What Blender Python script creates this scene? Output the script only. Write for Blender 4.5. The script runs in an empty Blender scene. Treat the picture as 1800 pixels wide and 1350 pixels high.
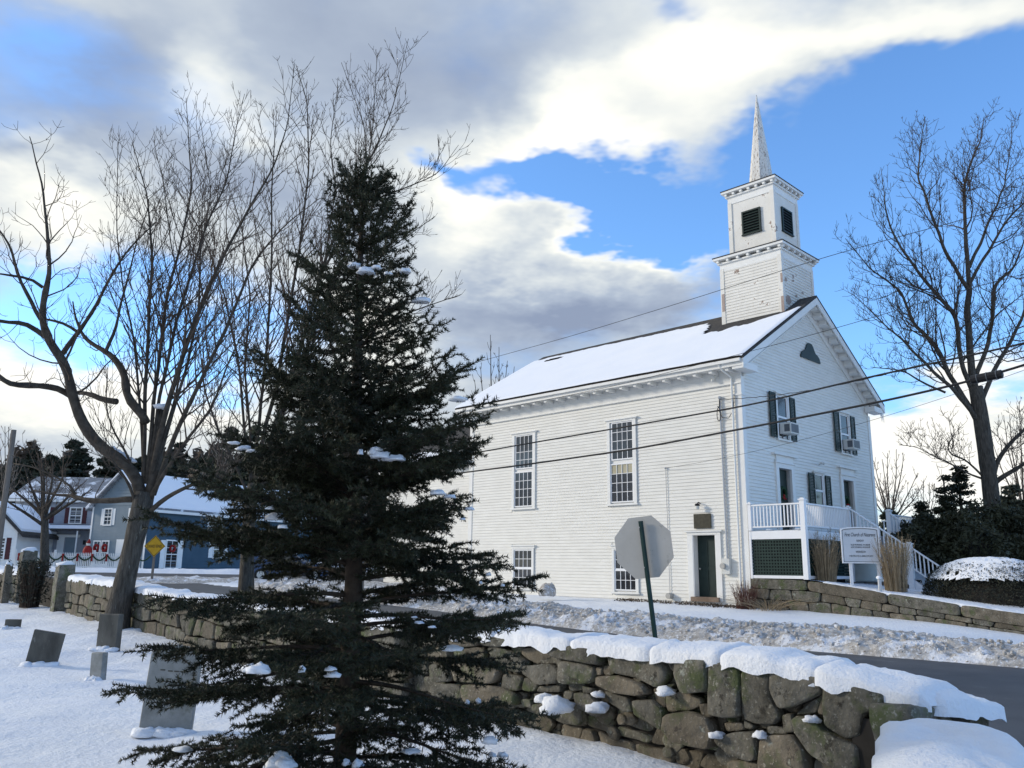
import bpy, math, random
import numpy as np
from mathutils import Vector, Matrix, noise
random.seed(7); rs = np.random.RandomState(11)
SC = bpy.context.scene; COL = SC.collection
# ------------------------------------------------------------------ camera
EYE = np.array([0.0, 0.0, 1.6]); FPX = 1478.78; PITCH = .2159; ROLL = -.0116
cF = np.array([0, math.cos(PITCH), math.sin(PITCH)]); cR0 = np.array([1., 0, 0]); cU0 = np.cross(cR0, cF)
cR = cR0*math.cos(ROLL)-cU0*math.sin(ROLL); cU = cU0*math.cos(ROLL)+cR0*math.sin(ROLL)
cd = bpy.data.cameras.new('camera'); cam = bpy.data.objects.new('camera', cd); COL.objects.link(cam)
cd.sensor_width = 36; cd.lens = FPX/1800*36; cd.clip_start = .1; cd.clip_end = 3000
M = Matrix.Identity(4)
for i in range(3):
    M[i][0] = cR[i]; M[i][1] = cU[i]; M[i][2] = -cF[i]; M[i][3] = EYE[i]
cam.matrix_world = M; SC.camera = cam
def ray(px, py): return cF+cR*(px-900)/FPX+cU*(675-py)/FPX
def at(px, py, Y):
    """point of the place seen in direction (px,py) at ground distance Y"""
    d = ray(px, py); return EYE+d*(Y/d[1])
def atplane(px, py, p, n):
    d = ray(px, py); n = np.array(n, float); return EYE+d*(((np.array(p)-EYE)@n)/(d@n))
# ------------------------------------------------------------------ world + sun
SUN_DIR = np.array([-.93, .20, .33]); SUN_DIR /= np.linalg.norm(SUN_DIR)
SUN_EL = math.asin(SUN_DIR[2]); SUN_AZ = math.atan2(SUN_DIR[0], SUN_DIR[1])
sl = bpy.data.lights.new('sun', 'SUN'); sl.energy = 2.3; sl.angle = math.radians(10); sl.color = (1, .91, .77)
so = bpy.data.objects.new('sun', sl); COL.objects.link(so)
so.rotation_euler = Vector(SUN_DIR).to_track_quat('Z', 'Y').to_euler()
SC.view_settings.view_transform = 'Standard'; SC.view_settings.look = 'None'
SC.view_settings.exposure = 0.14; SC.view_settings.gamma = 1; SC.view_settings.use_curve_mapping = False
W = bpy.data.worlds.new('World'); SC.world = W; W.use_nodes = True
nt = W.node_tree; nt.nodes.clear(); L = nt.links.new
def nd(t, **k):
    n = nt.nodes.new(t)
    for a, b in k.items(): setattr(n, a, b)
    return n
def mth(op, a, b=None, c=None, clamp=False):
    n = nd('ShaderNodeMath', operation=op, use_clamp=clamp)
    for i, x in enumerate((a, b, c)):
        if x is None: continue
        if isinstance(x, (int, float)): n.inputs[i].default_value = x
        else: L(x, n.inputs[i])
    return n.outputs[0]
tc = nd('ShaderNodeTexCoord'); sep = nd('ShaderNodeSeparateXYZ'); L(tc.outputs['Generated'], sep.inputs[0])
X, Y, Z = sep.outputs
zc = mth('MAXIMUM', Z, 0.0)
den = mth('ADD', zc, .22)
cv = nd('ShaderNodeCombineXYZ'); L(mth('DIVIDE', X, den), cv.inputs[0]); L(mth('DIVIDE', Y, den), cv.inputs[1]); L(mth('MULTIPLY', zc, 1.5), cv.inputs[2])
def noi(scale, detail, rough, off=0, vec=None, dist=0.0):
    n = nd('ShaderNodeTexNoise'); n.inputs['Scale'].default_value = scale; n.inputs['Detail'].default_value = detail
    n.inputs['Roughness'].default_value = rough; n.inputs['Distortion'].default_value = dist
    mp = nd('ShaderNodeVectorMath', operation='ADD'); L(vec or cv.outputs[0], mp.inputs[0]); mp.inputs[1].default_value = (off, off*1.7, off*.3)
    L(mp.outputs[0], n.inputs['Vector']); return n.outputs[0]
n1 = noi(1.6, 6, .52, 3.1); n2 = noi(3.2, 5, .55, 9.2); n3 = noi(1.1, 5, .55, 21.)
wx = mth('MULTIPLY', mth('SUBTRACT', noi(2.6, 5, .6, 5.5), .5), .34); wy = mth('MULTIPLY', mth('SUBTRACT', noi(2.6, 5, .6, 15.5), .5), .22)
az = mth('ADD', mth('ARCTAN2', X, Y), wx); el = mth('ADD', mth('ARCSINE', Z), wy)
def blobs(lst):
    tot = None
    for (px, py, rx, ry, ang, w) in lst:
        if px == 'dir': a0, e0 = py
        else: d = ray(px, py); d = d/np.linalg.norm(d); a0 = math.atan2(d[0], d[1]); e0 = math.asin(d[2])
        a = math.radians(ang); ca, sa = math.cos(a), math.sin(a); k = 1/1500.
        du = mth('SUBTRACT', az, a0); dv = mth('SUBTRACT', el, e0)
        u = mth('MULTIPLY', mth('ADD', mth('MULTIPLY', du, ca), mth('MULTIPLY', dv, sa)), 1/(rx*k))
        v = mth('MULTIPLY', mth('SUBTRACT', mth('MULTIPLY', dv, ca), mth('MULTIPLY', du, sa)), 1/(ry*k))
        r2 = mth('ADD', mth('MULTIPLY', u, u), mth('MULTIPLY', v, v))
        g = mth('MULTIPLY', mth('EXPONENT', mth('MULTIPLY', r2, -1.0)), w)
        tot = g if tot is None else mth('ADD', tot, g)
    return tot
COVER = [(1640,330,330,220,0,-1.5),(1740,170,130,70,0,-.7),(1450,480,120,170,0,-.6),(760,300,90,26,-20,-.9),(950,335,190,34,-14,-1.25),(1180,372,190,42,-8,-1.1),(1330,300,60,60,0,-.8),
  (1560,620,200,110,0,-.55),(110,70,120,80,20,-.42),(130,540,200,75,0,-.95),(400,580,110,80,0,-.6),(160,640,120,35,10,-.4),(1180,0,70,25,0,-.5),(40,690,90,18,0,-.5),
  (1520,60,330,55,8,1.0),(1000,230,230,70,0,.7),(1050,470,330,70,0,.6),(1680,780,280,70,0,.8),(200,740,500,60,0,.4),(1430,360,50,40,0,.35),('dir',(1.6,.6),1300,800,0,-1.1),('dir',(-3.0,.9),1500,700,0,-.7),('dir',(2.9,.8),1300,700,0,-.9)]
BRIGHT = [(920,270,110,60,0,.8),(1230,110,220,90,20,.45),(1560,40,260,50,5,.45),(1150,400,240,36,-8,.6),(820,340,120,50,-10,.45),(900,420,110,60,0,.3),(90,370,170,110,0,.55),(420,150,110,70,-30,.4),
  (220,690,420,80,0,.45),(620,560,160,90,0,.5),(960,190,240,70,0,.3),(1650,830,300,120,0,.9),(1060,330,160,40,-15,.45),
  (130,170,210,110,20,-.55),(720,90,380,110,0,-.35),(380,300,160,60,0,-.35),(1080,520,220,45,0,-.45),(850,560,200,60,0,-.25),(600,400,160,60,0,-.25),(1080,210,200,40,10,-.2)]
cov = mth('ADD', mth('ADD', mth('MULTIPLY', mth('SUBTRACT', n1, .5), 1.9), mth('MULTIPLY', mth('SUBTRACT', n2, .5), .9)), mth('ADD', blobs(COVER), .62))
mr = nd('ShaderNodeMapRange', interpolation_type='SMOOTHSTEP'); L(cov, mr.inputs[0]); mr.inputs[1].default_value = -.22; mr.inputs[2].default_value = .68
bri = mth('ADD', mth('ADD', mth('MULTIPLY', mth('SUBTRACT', n3, .5), .9), mth('MULTIPLY', mth('SUBTRACT', n2, .5), .7)), mth('ADD', blobs(BRIGHT), .47), clamp=True)
sky = nd('ShaderNodeTexSky', sky_type='NISHITA'); sky.sun_disc = False; sky.sun_elevation = SUN_EL; sky.sun_rotation = SUN_AZ
sky.air_density = 1.0; sky.dust_density = .3; sky.ozone_density = 1.5
tint = nd('ShaderNodeMix', data_type='RGBA', blend_type='MULTIPLY'); tint.inputs[0].default_value = 1
L(sky.outputs[0], tint.inputs[6]); tint.inputs[7].default_value = (1.5, 2.15, 2.9, 1)
cr = nd('ShaderNodeValToRGB'); L(bri, cr.inputs[0]); e = cr.color_ramp.elements
e[0].position = 0; e[0].color = (.27, .33, .46, 1); e[1].position = 1; e[1].color = (1.0, .985, .93, 1)
for p, c in ((.35, (.42, .49, .60, 1)), (.62, (.66, .71, .74, 1)), (.85, (.90, .91, .86, 1))):
    q = e.new(p); q.color = c
cs = nd('ShaderNodeVectorMath', operation='SCALE'); L(cr.outputs[0], cs.inputs[0]); cs.inputs[3].default_value = 10
mx = nd('ShaderNodeMix', data_type='RGBA'); L(mr.outputs[0], mx.inputs[0]); L(tint.outputs[2], mx.inputs[6]); L(cs.outputs[0], mx.inputs[7])
bg = nd('ShaderNodeBackground'); L(mx.outputs[2], bg.inputs[0]); bg.inputs[1].default_value = .1
wo = nd('ShaderNodeOutputWorld'); L(bg.outputs[0], wo.inputs[0])
W.cycles.sampling_method = 'MANUAL'; W.cycles.sample_map_resolution = 512
SC.cycles.max_bounces = 5; SC.cycles.diffuse_bounces = 3; SC.cycles.transparent_max_bounces = 6
# ------------------------------------------------------------------ materials
def pm(name, c1, c2=None, scale=4, rough=.8, bump=0., bscale=20, detail=6, spec=.3, extra=None, metal=0., stretch=None, rand=0.):
    """two-colour noise material with fine relief; extra = (colour, scale, threshold, softness)"""
    m = bpy.data.materials.new(name); m.use_nodes = True; t = m.node_tree; N = t.nodes; b = N['Principled BSDF']; K = t.links.new
    b.inputs['Roughness'].default_value = rough; b.inputs['Specular IOR Level'].default_value = spec; b.inputs['Metallic'].default_value = metal
    g = N.new('ShaderNodeNewGeometry'); vec = g.outputs['Position']
    if stretch:
        s = N.new('ShaderNodeVectorMath'); s.operation = 'MULTIPLY'; K(vec, s.inputs[0]); s.inputs[1].default_value = stretch; vec = s.outputs[0]
    def nz(sc, d=6, r=.6):
        n = N.new('ShaderNodeTexNoise'); n.inputs['Scale'].default_value = sc; n.inputs['Detail'].default_value = d; n.inputs['Roughness'].default_value = r
        K(vec, n.inputs['Vector']); return n.outputs[0]
    def mr_(x, a, c):
        q = N.new('ShaderNodeMapRange'); K(x, q.inputs[0]); q.inputs[1].default_value = a; q.inputs[2].default_value = c; return q.outputs[0]
    c2 = c2 or c1
    mix = N.new('ShaderNodeMix'); mix.data_type = 'RGBA'; K(mr_(nz(scale, detail), .33, .67), mix.inputs[0])
    mix.inputs[6].default_value = (*c1, 1); mix.inputs[7].default_value = (*c2, 1); col = mix.outputs[2]
    for ex in (extra or []):
        m2 = N.new('ShaderNodeMix'); m2.data_type = 'RGBA'; K(mr_(nz(ex[1], 7, .65), ex[2], ex[2]+ex[3]), m2.inputs[0]); K(col, m2.inputs[6]); m2.inputs[7].default_value = (*ex[0], 1); col = m2.outputs[2]
    if rand:
        oi = N.new('ShaderNodeObjectInfo'); q = N.new('ShaderNodeMapRange'); K(oi.outputs['Random'], q.inputs[0]); q.inputs[3].default_value = 1-rand; q.inputs[4].default_value = 1+rand
        h = N.new('ShaderNodeHueSaturation'); K(col, h.inputs['Color']); K(q.outputs[0], h.inputs['Value']); col = h.outputs[0]
    K(col, b.inputs['Base Color'])
    if bump:
        bp = N.new('ShaderNodeBump'); bp.inputs['Strength'].default_value = 1; bp.inputs['Distance'].default_value = bump; K(nz(bscale, 8, .65), bp.inputs['Height']); K(bp.outputs[0], b.inputs['Normal'])
    return m
MT = dict(
 snow=pm('snow', (.82,.85,.90), (.87,.89,.91), 1.3, .75, .045, 11, spec=.25),
 capsnow=pm('cap_snow', (.82,.85,.90), (.88,.89,.91), 3, .7, .022, 26, spec=.25),
 dirtysnow=pm('dirty_snow', (.34,.315,.285), (.62,.60,.57), 7, .85, .07, 13, extra=[((.80,.82,.86), 1.1, .52, .06), ((.82,.84,.87), 11, .56, .05), ((.20,.16,.13), 13, .60, .05)]),
 roofsnow=pm('roof_snow', (.86,.88,.92), (.90,.91,.93), .8, .8, .012, 6),
 asphalt=pm('asphalt', (.045,.047,.052), (.07,.072,.078), 1.2, .6, .004, 90, extra=[((.13,.13,.14), .7, .60, .12)], stretch=(1,1,1)),
 white=pm('white_clapboard_paint', (.76,.74,.68), (.83,.81,.75), 1.4, .6, .003, 30, extra=[((.58,.54,.46), 3.2, .66, .12)], stretch=(1,1,3)),
 trim=pm('white_trim_paint', (.78,.77,.73), (.84,.83,.79), 2, .5, .002, 40, extra=[((.62,.58,.50), 4, .68, .1)]),
 rail=pm('white_rail_paint', (.82,.82,.82), (.86,.86,.86), 3, .45),
 peel=pm('peeling_white_paint', (.74,.71,.64), (.82,.79,.72), 2, .7, .006, 30, extra=[((.33,.25,.20), 2.0, .63, .015), ((.45,.40,.35), 14, .64, .04)]),
 spire=pm('weathered_spire_paint', (.70,.67,.61), (.78,.75,.69), 2, .7, .01, 20, extra=[((.31,.25,.20), 3.2, .535, .06)], stretch=(7,7,1.6)),
 barewood=pm('bare_weathered_wood', (.34,.25,.21), (.45,.37,.32), 5, .85, .006, 30, stretch=(4,4,1)),
 shingle=pm('dark_roof_shingles', (.035,.033,.032), (.075,.068,.062), 6, .9, .01, 40, stretch=(1,1,2)),
 slatem=pm('grey_roof_shingles', (.16,.17,.18), (.24,.25,.27), 5, .9, .01, 30, extra=[((.75,.78,.82), .9, .53, .08)]),
 green=pm('dark_green_paint', (.009,.022,.019), (.016,.032,.028), 4, .45),
 lattice=pm('green_lattice_paint', (.010,.028,.024), (.016,.04,.034), 4, .6),
 black=pm('black_rubber', (.012,.012,.013), (.02,.02,.022), 9, .55),
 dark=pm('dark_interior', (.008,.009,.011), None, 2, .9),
 glass=pm('window_glass', (.018,.02,.024), (.04,.042,.046), 1.2, .08, spec=.7),
 blind=pm('window_blind', (.42,.38,.26), (.5,.46,.33), 3, .8),
 granite=pm('lichened_granite', (.075,.07,.055), (.20,.185,.15), 5.5, .95, .03, 17, rand=.25, extra=[((.085,.10,.045), 3.2, .52, .12), ((.05,.045,.035), 9, .58, .07), ((.26,.25,.21), 30, .57, .08), ((.30,.31,.26), 4.5, .62, .05)]),
 granite2=pm('brown_field_stone', (.095,.082,.06), (.21,.18,.135), 5, .95, .03, 16, rand=.22, extra=[((.09,.10,.05), 2.6, .54, .1), ((.06,.05,.04), 10, .59, .07), ((.30,.27,.22), 32, .58, .08), ((.28,.28,.23), 5, .63, .05)]),
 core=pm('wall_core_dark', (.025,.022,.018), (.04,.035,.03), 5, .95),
 slatestone=pm('gravestone_slate', (.065,.06,.05), (.15,.14,.115), 4, .85, .006, 25, extra=[((.30,.29,.26), 9, .62, .1)], stretch=(1,1,.4)),
 palestone=pm('gravestone_marble', (.20,.20,.18), (.34,.335,.31), 5, .85, .005, 25, extra=[((.18,.18,.15), 8, .58, .1)]),
 bark=pm('grey_bark', (.05,.043,.034), (.13,.115,.095), 9, .95, .07, 16, stretch=(2.2,2.2,.45), extra=[((.20,.20,.17), 6, .62, .06)]),
 limb=pm('limb_bark', (.040,.032,.024), (.095,.078,.06), 7, .95, .012, 24),
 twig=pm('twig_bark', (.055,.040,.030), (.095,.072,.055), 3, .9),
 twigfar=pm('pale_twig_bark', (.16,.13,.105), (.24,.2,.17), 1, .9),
 needle=pm('spruce_needles', (.014,.018,.009), (.040,.046,.022), 2.6, .6, extra=[((.075,.078,.036), 7, .57, .10)]),  # paler noise flecks paint sunlit shoot tips into the needle colour
 sprucewood=pm('spruce_bark', (.045,.032,.024), (.08,.06,.045), 14, .95, .01, 40),
 pine=pm('far_pine_foliage', (.028,.038,.026), (.055,.06,.04), .5, .85),
 brush=pm('brown_winter_brush', (.07,.052,.038), (.13,.10,.075), .6, .95),
 rhodo=pm('dark_evergreen_leaves', (.020,.024,.013), (.055,.058,.028), 1.8, .6, extra=[((.085,.07,.04), 4, .60, .1)]),
 yew=pm('dark_hedge_needles', (.02,.024,.018), (.05,.052,.035), 4, .8),
 dry=pm('dry_ornamental_grass', (.27,.20,.12), (.42,.33,.21), 5, .9),
 redtwig=pm('red_brown_twigs', (.10,.045,.035), (.17,.08,.06), 5, .9),
 metal=pm('galvanised_metal', (.40,.385,.35), (.46,.445,.41), 3, .6, metal=.0, spec=.4, extra=[((.24,.23,.20), 9, .62, .12)]),
 greypipe=pm('grey_conduit', (.45,.47,.48), (.55,.56,.57), 5, .5),
 postgreen=pm('green_sign_post', (.008,.03,.026), (.015,.045,.038), 8, .5),
 stopred=pm('red_sign_face', (.45,.02,.02), None, 3, .5),
 yellow=pm('amber_sign_face', (.50,.27,.01), (.58,.33,.015), 3, .5),
 ink=pm('black_lettering', (.015,.015,.015), None, 3, .7),
 signface=pm('white_sign_face', (.62,.64,.66), (.70,.71,.72), 2, .6, extra=[((.45,.46,.40), 5, .64, .12)]),
 concrete=pm('foundation_stone', (.17,.12,.085), (.27,.20,.15), 3, .9, .01, 20),
 acm=pm('ac_casing', (.60,.60,.56), (.68,.68,.64), 5, .5),
 plaque=pm('bronze_plaque', (.035,.032,.02), (.06,.055,.035), 9, .4),
 bluesiding=pm('blue_siding', (.045,.088,.125), (.06,.108,.15), 1.2, .7),
 paleblue=pm('pale_blue_siding', (.17,.22,.25), (.21,.26,.29), 1.2, .7),
 greysiding=pm('grey_siding', (.27,.29,.33), (.33,.35,.38), 1.2, .7),
 maroon=pm('maroon_shutter', (.06,.018,.02), (.09,.025,.03), 3, .6),
 red=pm('red_decoration', (.20,.01,.01), (.32,.02,.015), 8, .7),
 garland=pm('green_garland', (.012,.04,.018), (.03,.065,.03), 12, .9),
 carblue=pm('blue_car_paint', (.03,.07,.16), (.04,.085,.19), 1, .25, spec=.6),
 bumper=pm('grey_bumper', (.10,.11,.12), (.14,.15,.16), 3, .5),
 tail=pm('red_tail_lamp', (.55,.02,.015), None, 1, .25),
 porchgrey=pm('grey_deck_paint', (.33,.36,.40), (.40,.43,.46), 3, .7),
 pole=pm('weathered_pole', (.14,.12,.10), (.22,.19,.16), 5, .9, stretch=(4,4,.5)),
 ice=pm('icicle', (.8,.85,.9), None, 3, .15, spec=.6),
)
# ------------------------------------------------------------------ mesh helpers
def np_mesh(name, V, Fc):
    V = np.asarray(V, np.float32); Fc = np.asarray(Fc, np.int32); me = bpy.data.meshes.new(name)
    n, k = Fc.shape; me.vertices.add(len(V)); me.vertices.foreach_set('co', V.ravel())
    me.loops.add(n*k); me.loops.foreach_set('vertex_index', Fc.ravel())
    me.polygons.add(n); me.polygons.foreach_set('loop_start', np.arange(0, n*k, k, dtype=np.int32))
    me.update(calc_edges=True); return me
class MB:
    def __init__(s): s.v = []; s.f = []
    def quadpts(s, *p):
        b = len(s.v); s.v += [tuple(map(float, q)) for q in p]; s.f.append(tuple(range(b, b+len(p))))
    def hexa(s, p):  # 8 points: bottom 4 (ccw from above) then top 4
        b = len(s.v); s.v += [tuple(map(float, q)) for q in p]
        for f in ((3,2,1,0),(4,5,6,7),(0,1,5,4),(1,2,6,5),(2,3,7,6),(3,0,4,7)): s.f.append(tuple(b+i for i in f))
        return s
    def obox(s, o, a, b, c):
        o, a, b, c = map(np.array, (o, a, b, c)); return s.hexa([o, o+a, o+a+b, o+b, o+c, o+a+c, o+a+b+c, o+b+c])
    def box(s, x0, x1, y0, y1, z0, z1): return s.hexa([(x0,y0,z0),(x1,y0,z0),(x1,y1,z0),(x0,y1,z0),(x0,y0,z1),(x1,y0,z1),(x1,y1,z1),(x0,y1,z1)])
    def tube(s, P, R, n=6, cap=True):
        P = [Vector(p) for p in P]; b = len(s.v)
        if not hasattr(R, '__len__'): R = [R]*len(P)
        ref = None
        for i, p in enumerate(P):
            t = (P[min(i+1, len(P)-1)]-P[max(i-1, 0)]).normalized()
            if ref is None: ref = t.orthogonal().normalized()
            ref = (ref-t*ref.dot(t)).normalized(); q = t.cross(ref)
            for j in range(n):
                a = 2*math.pi*j/n; s.v.append(tuple(p+(ref*math.cos(a)+q*math.sin(a))*R[i]))
        for i in range(len(P)-1):
            for j in range(n):
                k = (j+1) % n; s.f.append((b+i*n+j, b+i*n+k, b+(i+1)*n+k, b+(i+1)*n+j))
        if cap:
            s.f.append(tuple(b+j for j in range(n-1, -1, -1))); s.f.append(tuple(b+(len(P)-1)*n+j for j in range(n)))
        return s
    def prism(s, pts, ext):
        pts = [np.array(p, float) for p in pts]; ext = np.array(ext, float); b = len(s.v); n = len(pts)
        s.v += [tuple(p) for p in pts]+[tuple(p+ext) for p in pts]
        s.f.append(tuple(b+i for i in range(n-1, -1, -1))); s.f.append(tuple(b+n+i for i in range(n)))
        for i in range(n):
            k = (i+1) % n; s.f.append((b+i, b+k, b+n+k, b+n+i))
        return s
    def sphere(s, c, r, n=8, m=6, jit=0.):
        b = len(s.v); c = np.array(c); r = np.array(r if hasattr(r, '__len__') else (r, r, r))
        for i in range(m+1):
            th = math.pi*i/m
            for j in range(n):
                ph = 2*math.pi*j/n; q = 1+jit*(random.random()-.5)*(0 if i in (0, m) else 1)
                s.v.append(tuple(c+r*q*np.array([math.sin(th)*math.cos(ph), math.sin(th)*math.sin(ph), math.cos(th)])))
        for i in range(m):
            for j in range(n):
                k = (j+1) % n; s.f.append((b+i*n+j, b+(i+1)*n+j, b+(i+1)*n+k, b+i*n+k))
        return s
    def mesh(s, name, org=(0,0,0)):
        me = bpy.data.meshes.new(name); o = np.array(org)
        me.from_pydata([tuple(np.array(q)-o) for q in s.v] if np.any(o) else s.v, [], s.f); return me
ORG = {}
def meta(o, label=None, cat=None, group=None, kind=None):
    for k, v in (('label', label), ('category', cat), ('group', group), ('kind', kind)):
        if v: o[k] = v
    return o
def root(name, label, cat, loc=(0,0,0), group=None):
    o = bpy.data.objects.new(name, None); COL.objects.link(o); o.location = tuple(map(float, loc)); o.empty_display_size = .2
    ORG[o.name] = np.array(loc, float); return meta(o, label, cat, group)
def add(name, mb, mat, parent=None, smooth=False, **k):
    org = ORG.get(parent.name, np.zeros(3)) if parent else np.zeros(3)
    me = mb.mesh(name, org) if isinstance(mb, MB) else mb
    if not isinstance(mb, MB) and parent is not None and np.any(org) and not me.get('shifted'):
        co = np.empty(len(me.vertices)*3, np.float32); me.vertices.foreach_get('co', co); co = (co.reshape(-1, 3)-org.astype(np.float32)); me.vertices.foreach_set('co', co.ravel()); me['shifted'] = 1; me.update()
    me.materials.clear(); me.materials.append(MT[mat])
    if smooth: me.polygons.foreach_set('use_smooth', [True]*len(me.polygons))
    o = bpy.data.objects.new(name, me); COL.objects.link(o)
    if parent: o.parent = parent; ORG[o.name] = org
    return meta(o, **k)
def solo(name, mb, mat, label, cat, group=None, origin=None, smooth=False, kind=None):
    """a top-level thing that is one mesh, its origin at its base"""
    V = np.array(mb.v); org = np.array(origin if origin is not None else [V[:,0].mean(), V[:,1].mean(), V[:,2].min()])
    me = mb.mesh(name, org); me.materials.append(MT[mat])
    if smooth: me.polygons.foreach_set('use_smooth', [True]*len(me.polygons))
    o = bpy.data.objects.new(name, me); COL.objects.link(o); o.location = org; return meta(o, label, cat, group, kind)
def copy_tree(o, parent=None):
    c = o.copy(); COL.objects.link(c)
    if parent: c.parent = parent
    for ch in list(o.children): copy_tree(ch, c)
    return c
def segmesh(name, P0, P1, R0, R1, n=3):
    """vectorised: one open frustum per segment"""
    P0, P1 = np.asarray(P0, float), np.asarray(P1, float); R0 = np.asarray(R0, float)[:, None]; R1 = np.asarray(R1, float)[:, None]
    T = P1-P0; T /= np.linalg.norm(T, axis=1, keepdims=True)+1e-9
    A = np.cross(T, np.where(np.abs(T[:, 2:3]) < .9, np.array([[0, 0, 1.]]), np.array([[1., 0, 0]]))); A /= np.linalg.norm(A, axis=1, keepdims=True)+1e-9
    B = np.cross(T, A); m = len(P0); V = np.empty((m, 2*n, 3))
    for j in range(n):
        a = 2*math.pi*j/n; d = A*math.cos(a)+B*math.sin(a); V[:, j] = P0+d*R0; V[:, n+j] = P1+d*R1
    Fb = np.array([(j, (j+1) % n, n+(j+1) % n, n+j) for j in range(n)]); Fc = (np.arange(m)[:, None, None]*2*n+Fb[None]).reshape(-1, 4)
    return np_mesh(name, V.reshape(-1, 3), Fc)
def leafmesh(name, C, size, flat=0., n=None):
    """scatter of small leaf quads at centres C"""
    C = np.asarray(C, float); m = len(C); a = rs.normal(size=(m, 3)); a[:, 2] *= (1-flat); a /= np.linalg.norm(a, axis=1, keepdims=True)
    b = np.cross(a, rs.normal(size=(m, 3))); b /= np.linalg.norm(b, axis=1, keepdims=True)
    s = (size*(.6+.8*rs.rand(m)))[:, None]; V = np.empty((m, 4, 3)); V[:, 0] = C-a*s; V[:, 1] = C+b*s*.38; V[:, 2] = C+a*s; V[:, 3] = C-b*s*.38
    return np_mesh(name, V.reshape(-1, 3), np.arange(m*4).reshape(-1, 4))
# ------------------------------------------------------------------ terrain
CP = np.array([(0,0,0),(-6,0,0),(8,0,-.1),(-5,5,0),(-3,9,.03),(1.6,7.1,0),(0,9,.06),(-7.4,13.2,.08),(-11.5,19.5,.15),(-6.5,16.8,.2),(-8.9,19.6,.27),(-12,23,.35),(-15,26.8,.38),(-25,20,.3),(-20,32,.45),(-30,30,.6),
 (4.8,8.3,-.1),(9.4,15.5,-.1),(3.4,22,-.1),(.5,24.9,.02),(1.9,10.8,-.06),(-3.5,16.7,.02),(-9,25,.3),(-7.2,32.6,.42),(-13.3,42,.78),(0,48,.85),(-26,44,.85),(-31,52,1.18),(-23,52.5,1.15),(-10,54,1.15),
 (8.4,30,.36),(3,35.5,.48),(-2,40.5,.55),(14.6,23.8,-.05),(12,26,.2),(20,40,.6),(12,50,.9),(25,12,-.3),(40,30,.5),(0,70,1.4),(-40,70,1.5),(40,70,1.3),(-60,40,1.2),(0,-30,0),(60,-20,0),(-60,-20,.3),(0,300,3),(300,200,3),(-300,200,3),(300,-200,0),(-300,-200,0)], float)
def _phi(r): return np.sqrt(r*r+4.0)
_A = _phi(np.linalg.norm(CP[:, None, :2]-CP[None, :, :2], axis=2)); _W = np.linalg.solve(_A+np.eye(len(CP))*1e-3, CP[:, 2])
def zgv(P):
    P = np.asarray(P, float).reshape(-1, 2); return _phi(np.linalg.norm(P[:, None, :]-CP[None, :, :2], axis=2))@_W
def zg(x, y): return float(zgv([(x, y)])[0])
RD = np.array([-.705, .709]); RN = np.array([.709, .705]); RF = np.array([4.0, 22.6]); RW = 9.75       # side road: direction, normal, far edge point, width
def road_cd(x, y):  # signed distance past the far edge, distance along
    dx, dy = x-RF[0], y-RF[1]; return dx*RN[0]+dy*RN[1], dx*RD[0]+dy*RD[1]
MY0, MY1 = 43.5, 50.5
def in_road(x, y):
    c, t = road_cd(x, y); return ((c < 0) & (c > -RW) & (y < 46)) | ((y > MY0+.02*x*0) & (y < MY1))
WD = np.array([-.646, .763]); WN = np.array([-.763, -.646]); W0 = np.array([1.6, 7.15])   # graveyard wall
def nz(x, y, z=0.): return noise.noise(Vector((x, y, z)))
def axis(*seg):
    out = []
    for a, b, s in seg: out.append(np.arange(a, b, s))
    return np.concatenate(out+[np.array([seg[-1][1]])])
xs = axis((-600,-100,50),(-100,-34,6),(-34,-14,.5),(-14,6,.13),(6,18,.35),(18,60,3),(60,600,45))
ys = axis((-200,-20,30),(-20,1,2),(1,4,.4),(4,20,.13),(20,32,.25),(32,58,.5),(58,110,4),(110,700,50))
GX, GY = np.meshgrid(xs, ys); PG = np.stack([GX.ravel(), GY.ravel()], 1); ZG = zgv(PG)
rd = in_road(PG[:, 0], PG[:, 1]); Zs = ZG.copy()
for i, (x, y) in enumerate(PG):
    if rd[i]: Zs[i] -= .10; continue
    if -16 < x < 8 and 2 < y < 34:
        c = (x-W0[0])*WN[0]+(y-W0[1])*WN[1]
        h = .05*nz(x*.7, y*.7)+.028*nz(x*2.6, y*2.6, 4)+.013*nz(x*8, y*8, 8)
        if 0 < c < .5 : h += .06*(1-c/.5)*(.5+nz(x*2.3, y*2.3, 2))
        Zs[i] += h
    elif y < 60: Zs[i] += .03*nz(x*.5, y*.5)+.02*nz(x*1.7, y*1.7)
nx_, ny_ = len(xs), len(ys)
I = np.arange(nx_*ny_).reshape(ny_, nx_); Fq = np.stack([I[:-1,:-1], I[:-1,1:], I[1:,1:], I[1:,:-1]], -1).reshape(-1, 4)
g = add('snow_ground', np_mesh('snow_ground', np.column_stack([PG, Zs]), Fq), 'snow', smooth=True, kind='structure')
def strip(name, ts, ws, fn, mat, kind='structure', smooth=True, **k):
    V = []; 
    for t in ts:
        for w in ws: V.append(fn(t, w))
    I = np.arange(len(ts)*len(ws)).reshape(len(ts), len(ws)); Fc = np.stack([I[:-1,:-1], I[1:,:-1], I[1:,1:], I[:-1,1:]], -1).reshape(-1, 4)
    return add(name, np_mesh(name, V, Fc), mat, smooth=smooth, kind=kind, **k)
def rpt(t, c): p = RF+RD*t+RN*c; return p
ts = np.arange(-30, 27.1, .6); wsr = np.linspace(-RW-.4, .4, 15)
PR = np.array([rpt(t, w) for t in ts for w in wsr]); ZR = zgv(PR); kk = iter(range(10**7))
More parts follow.
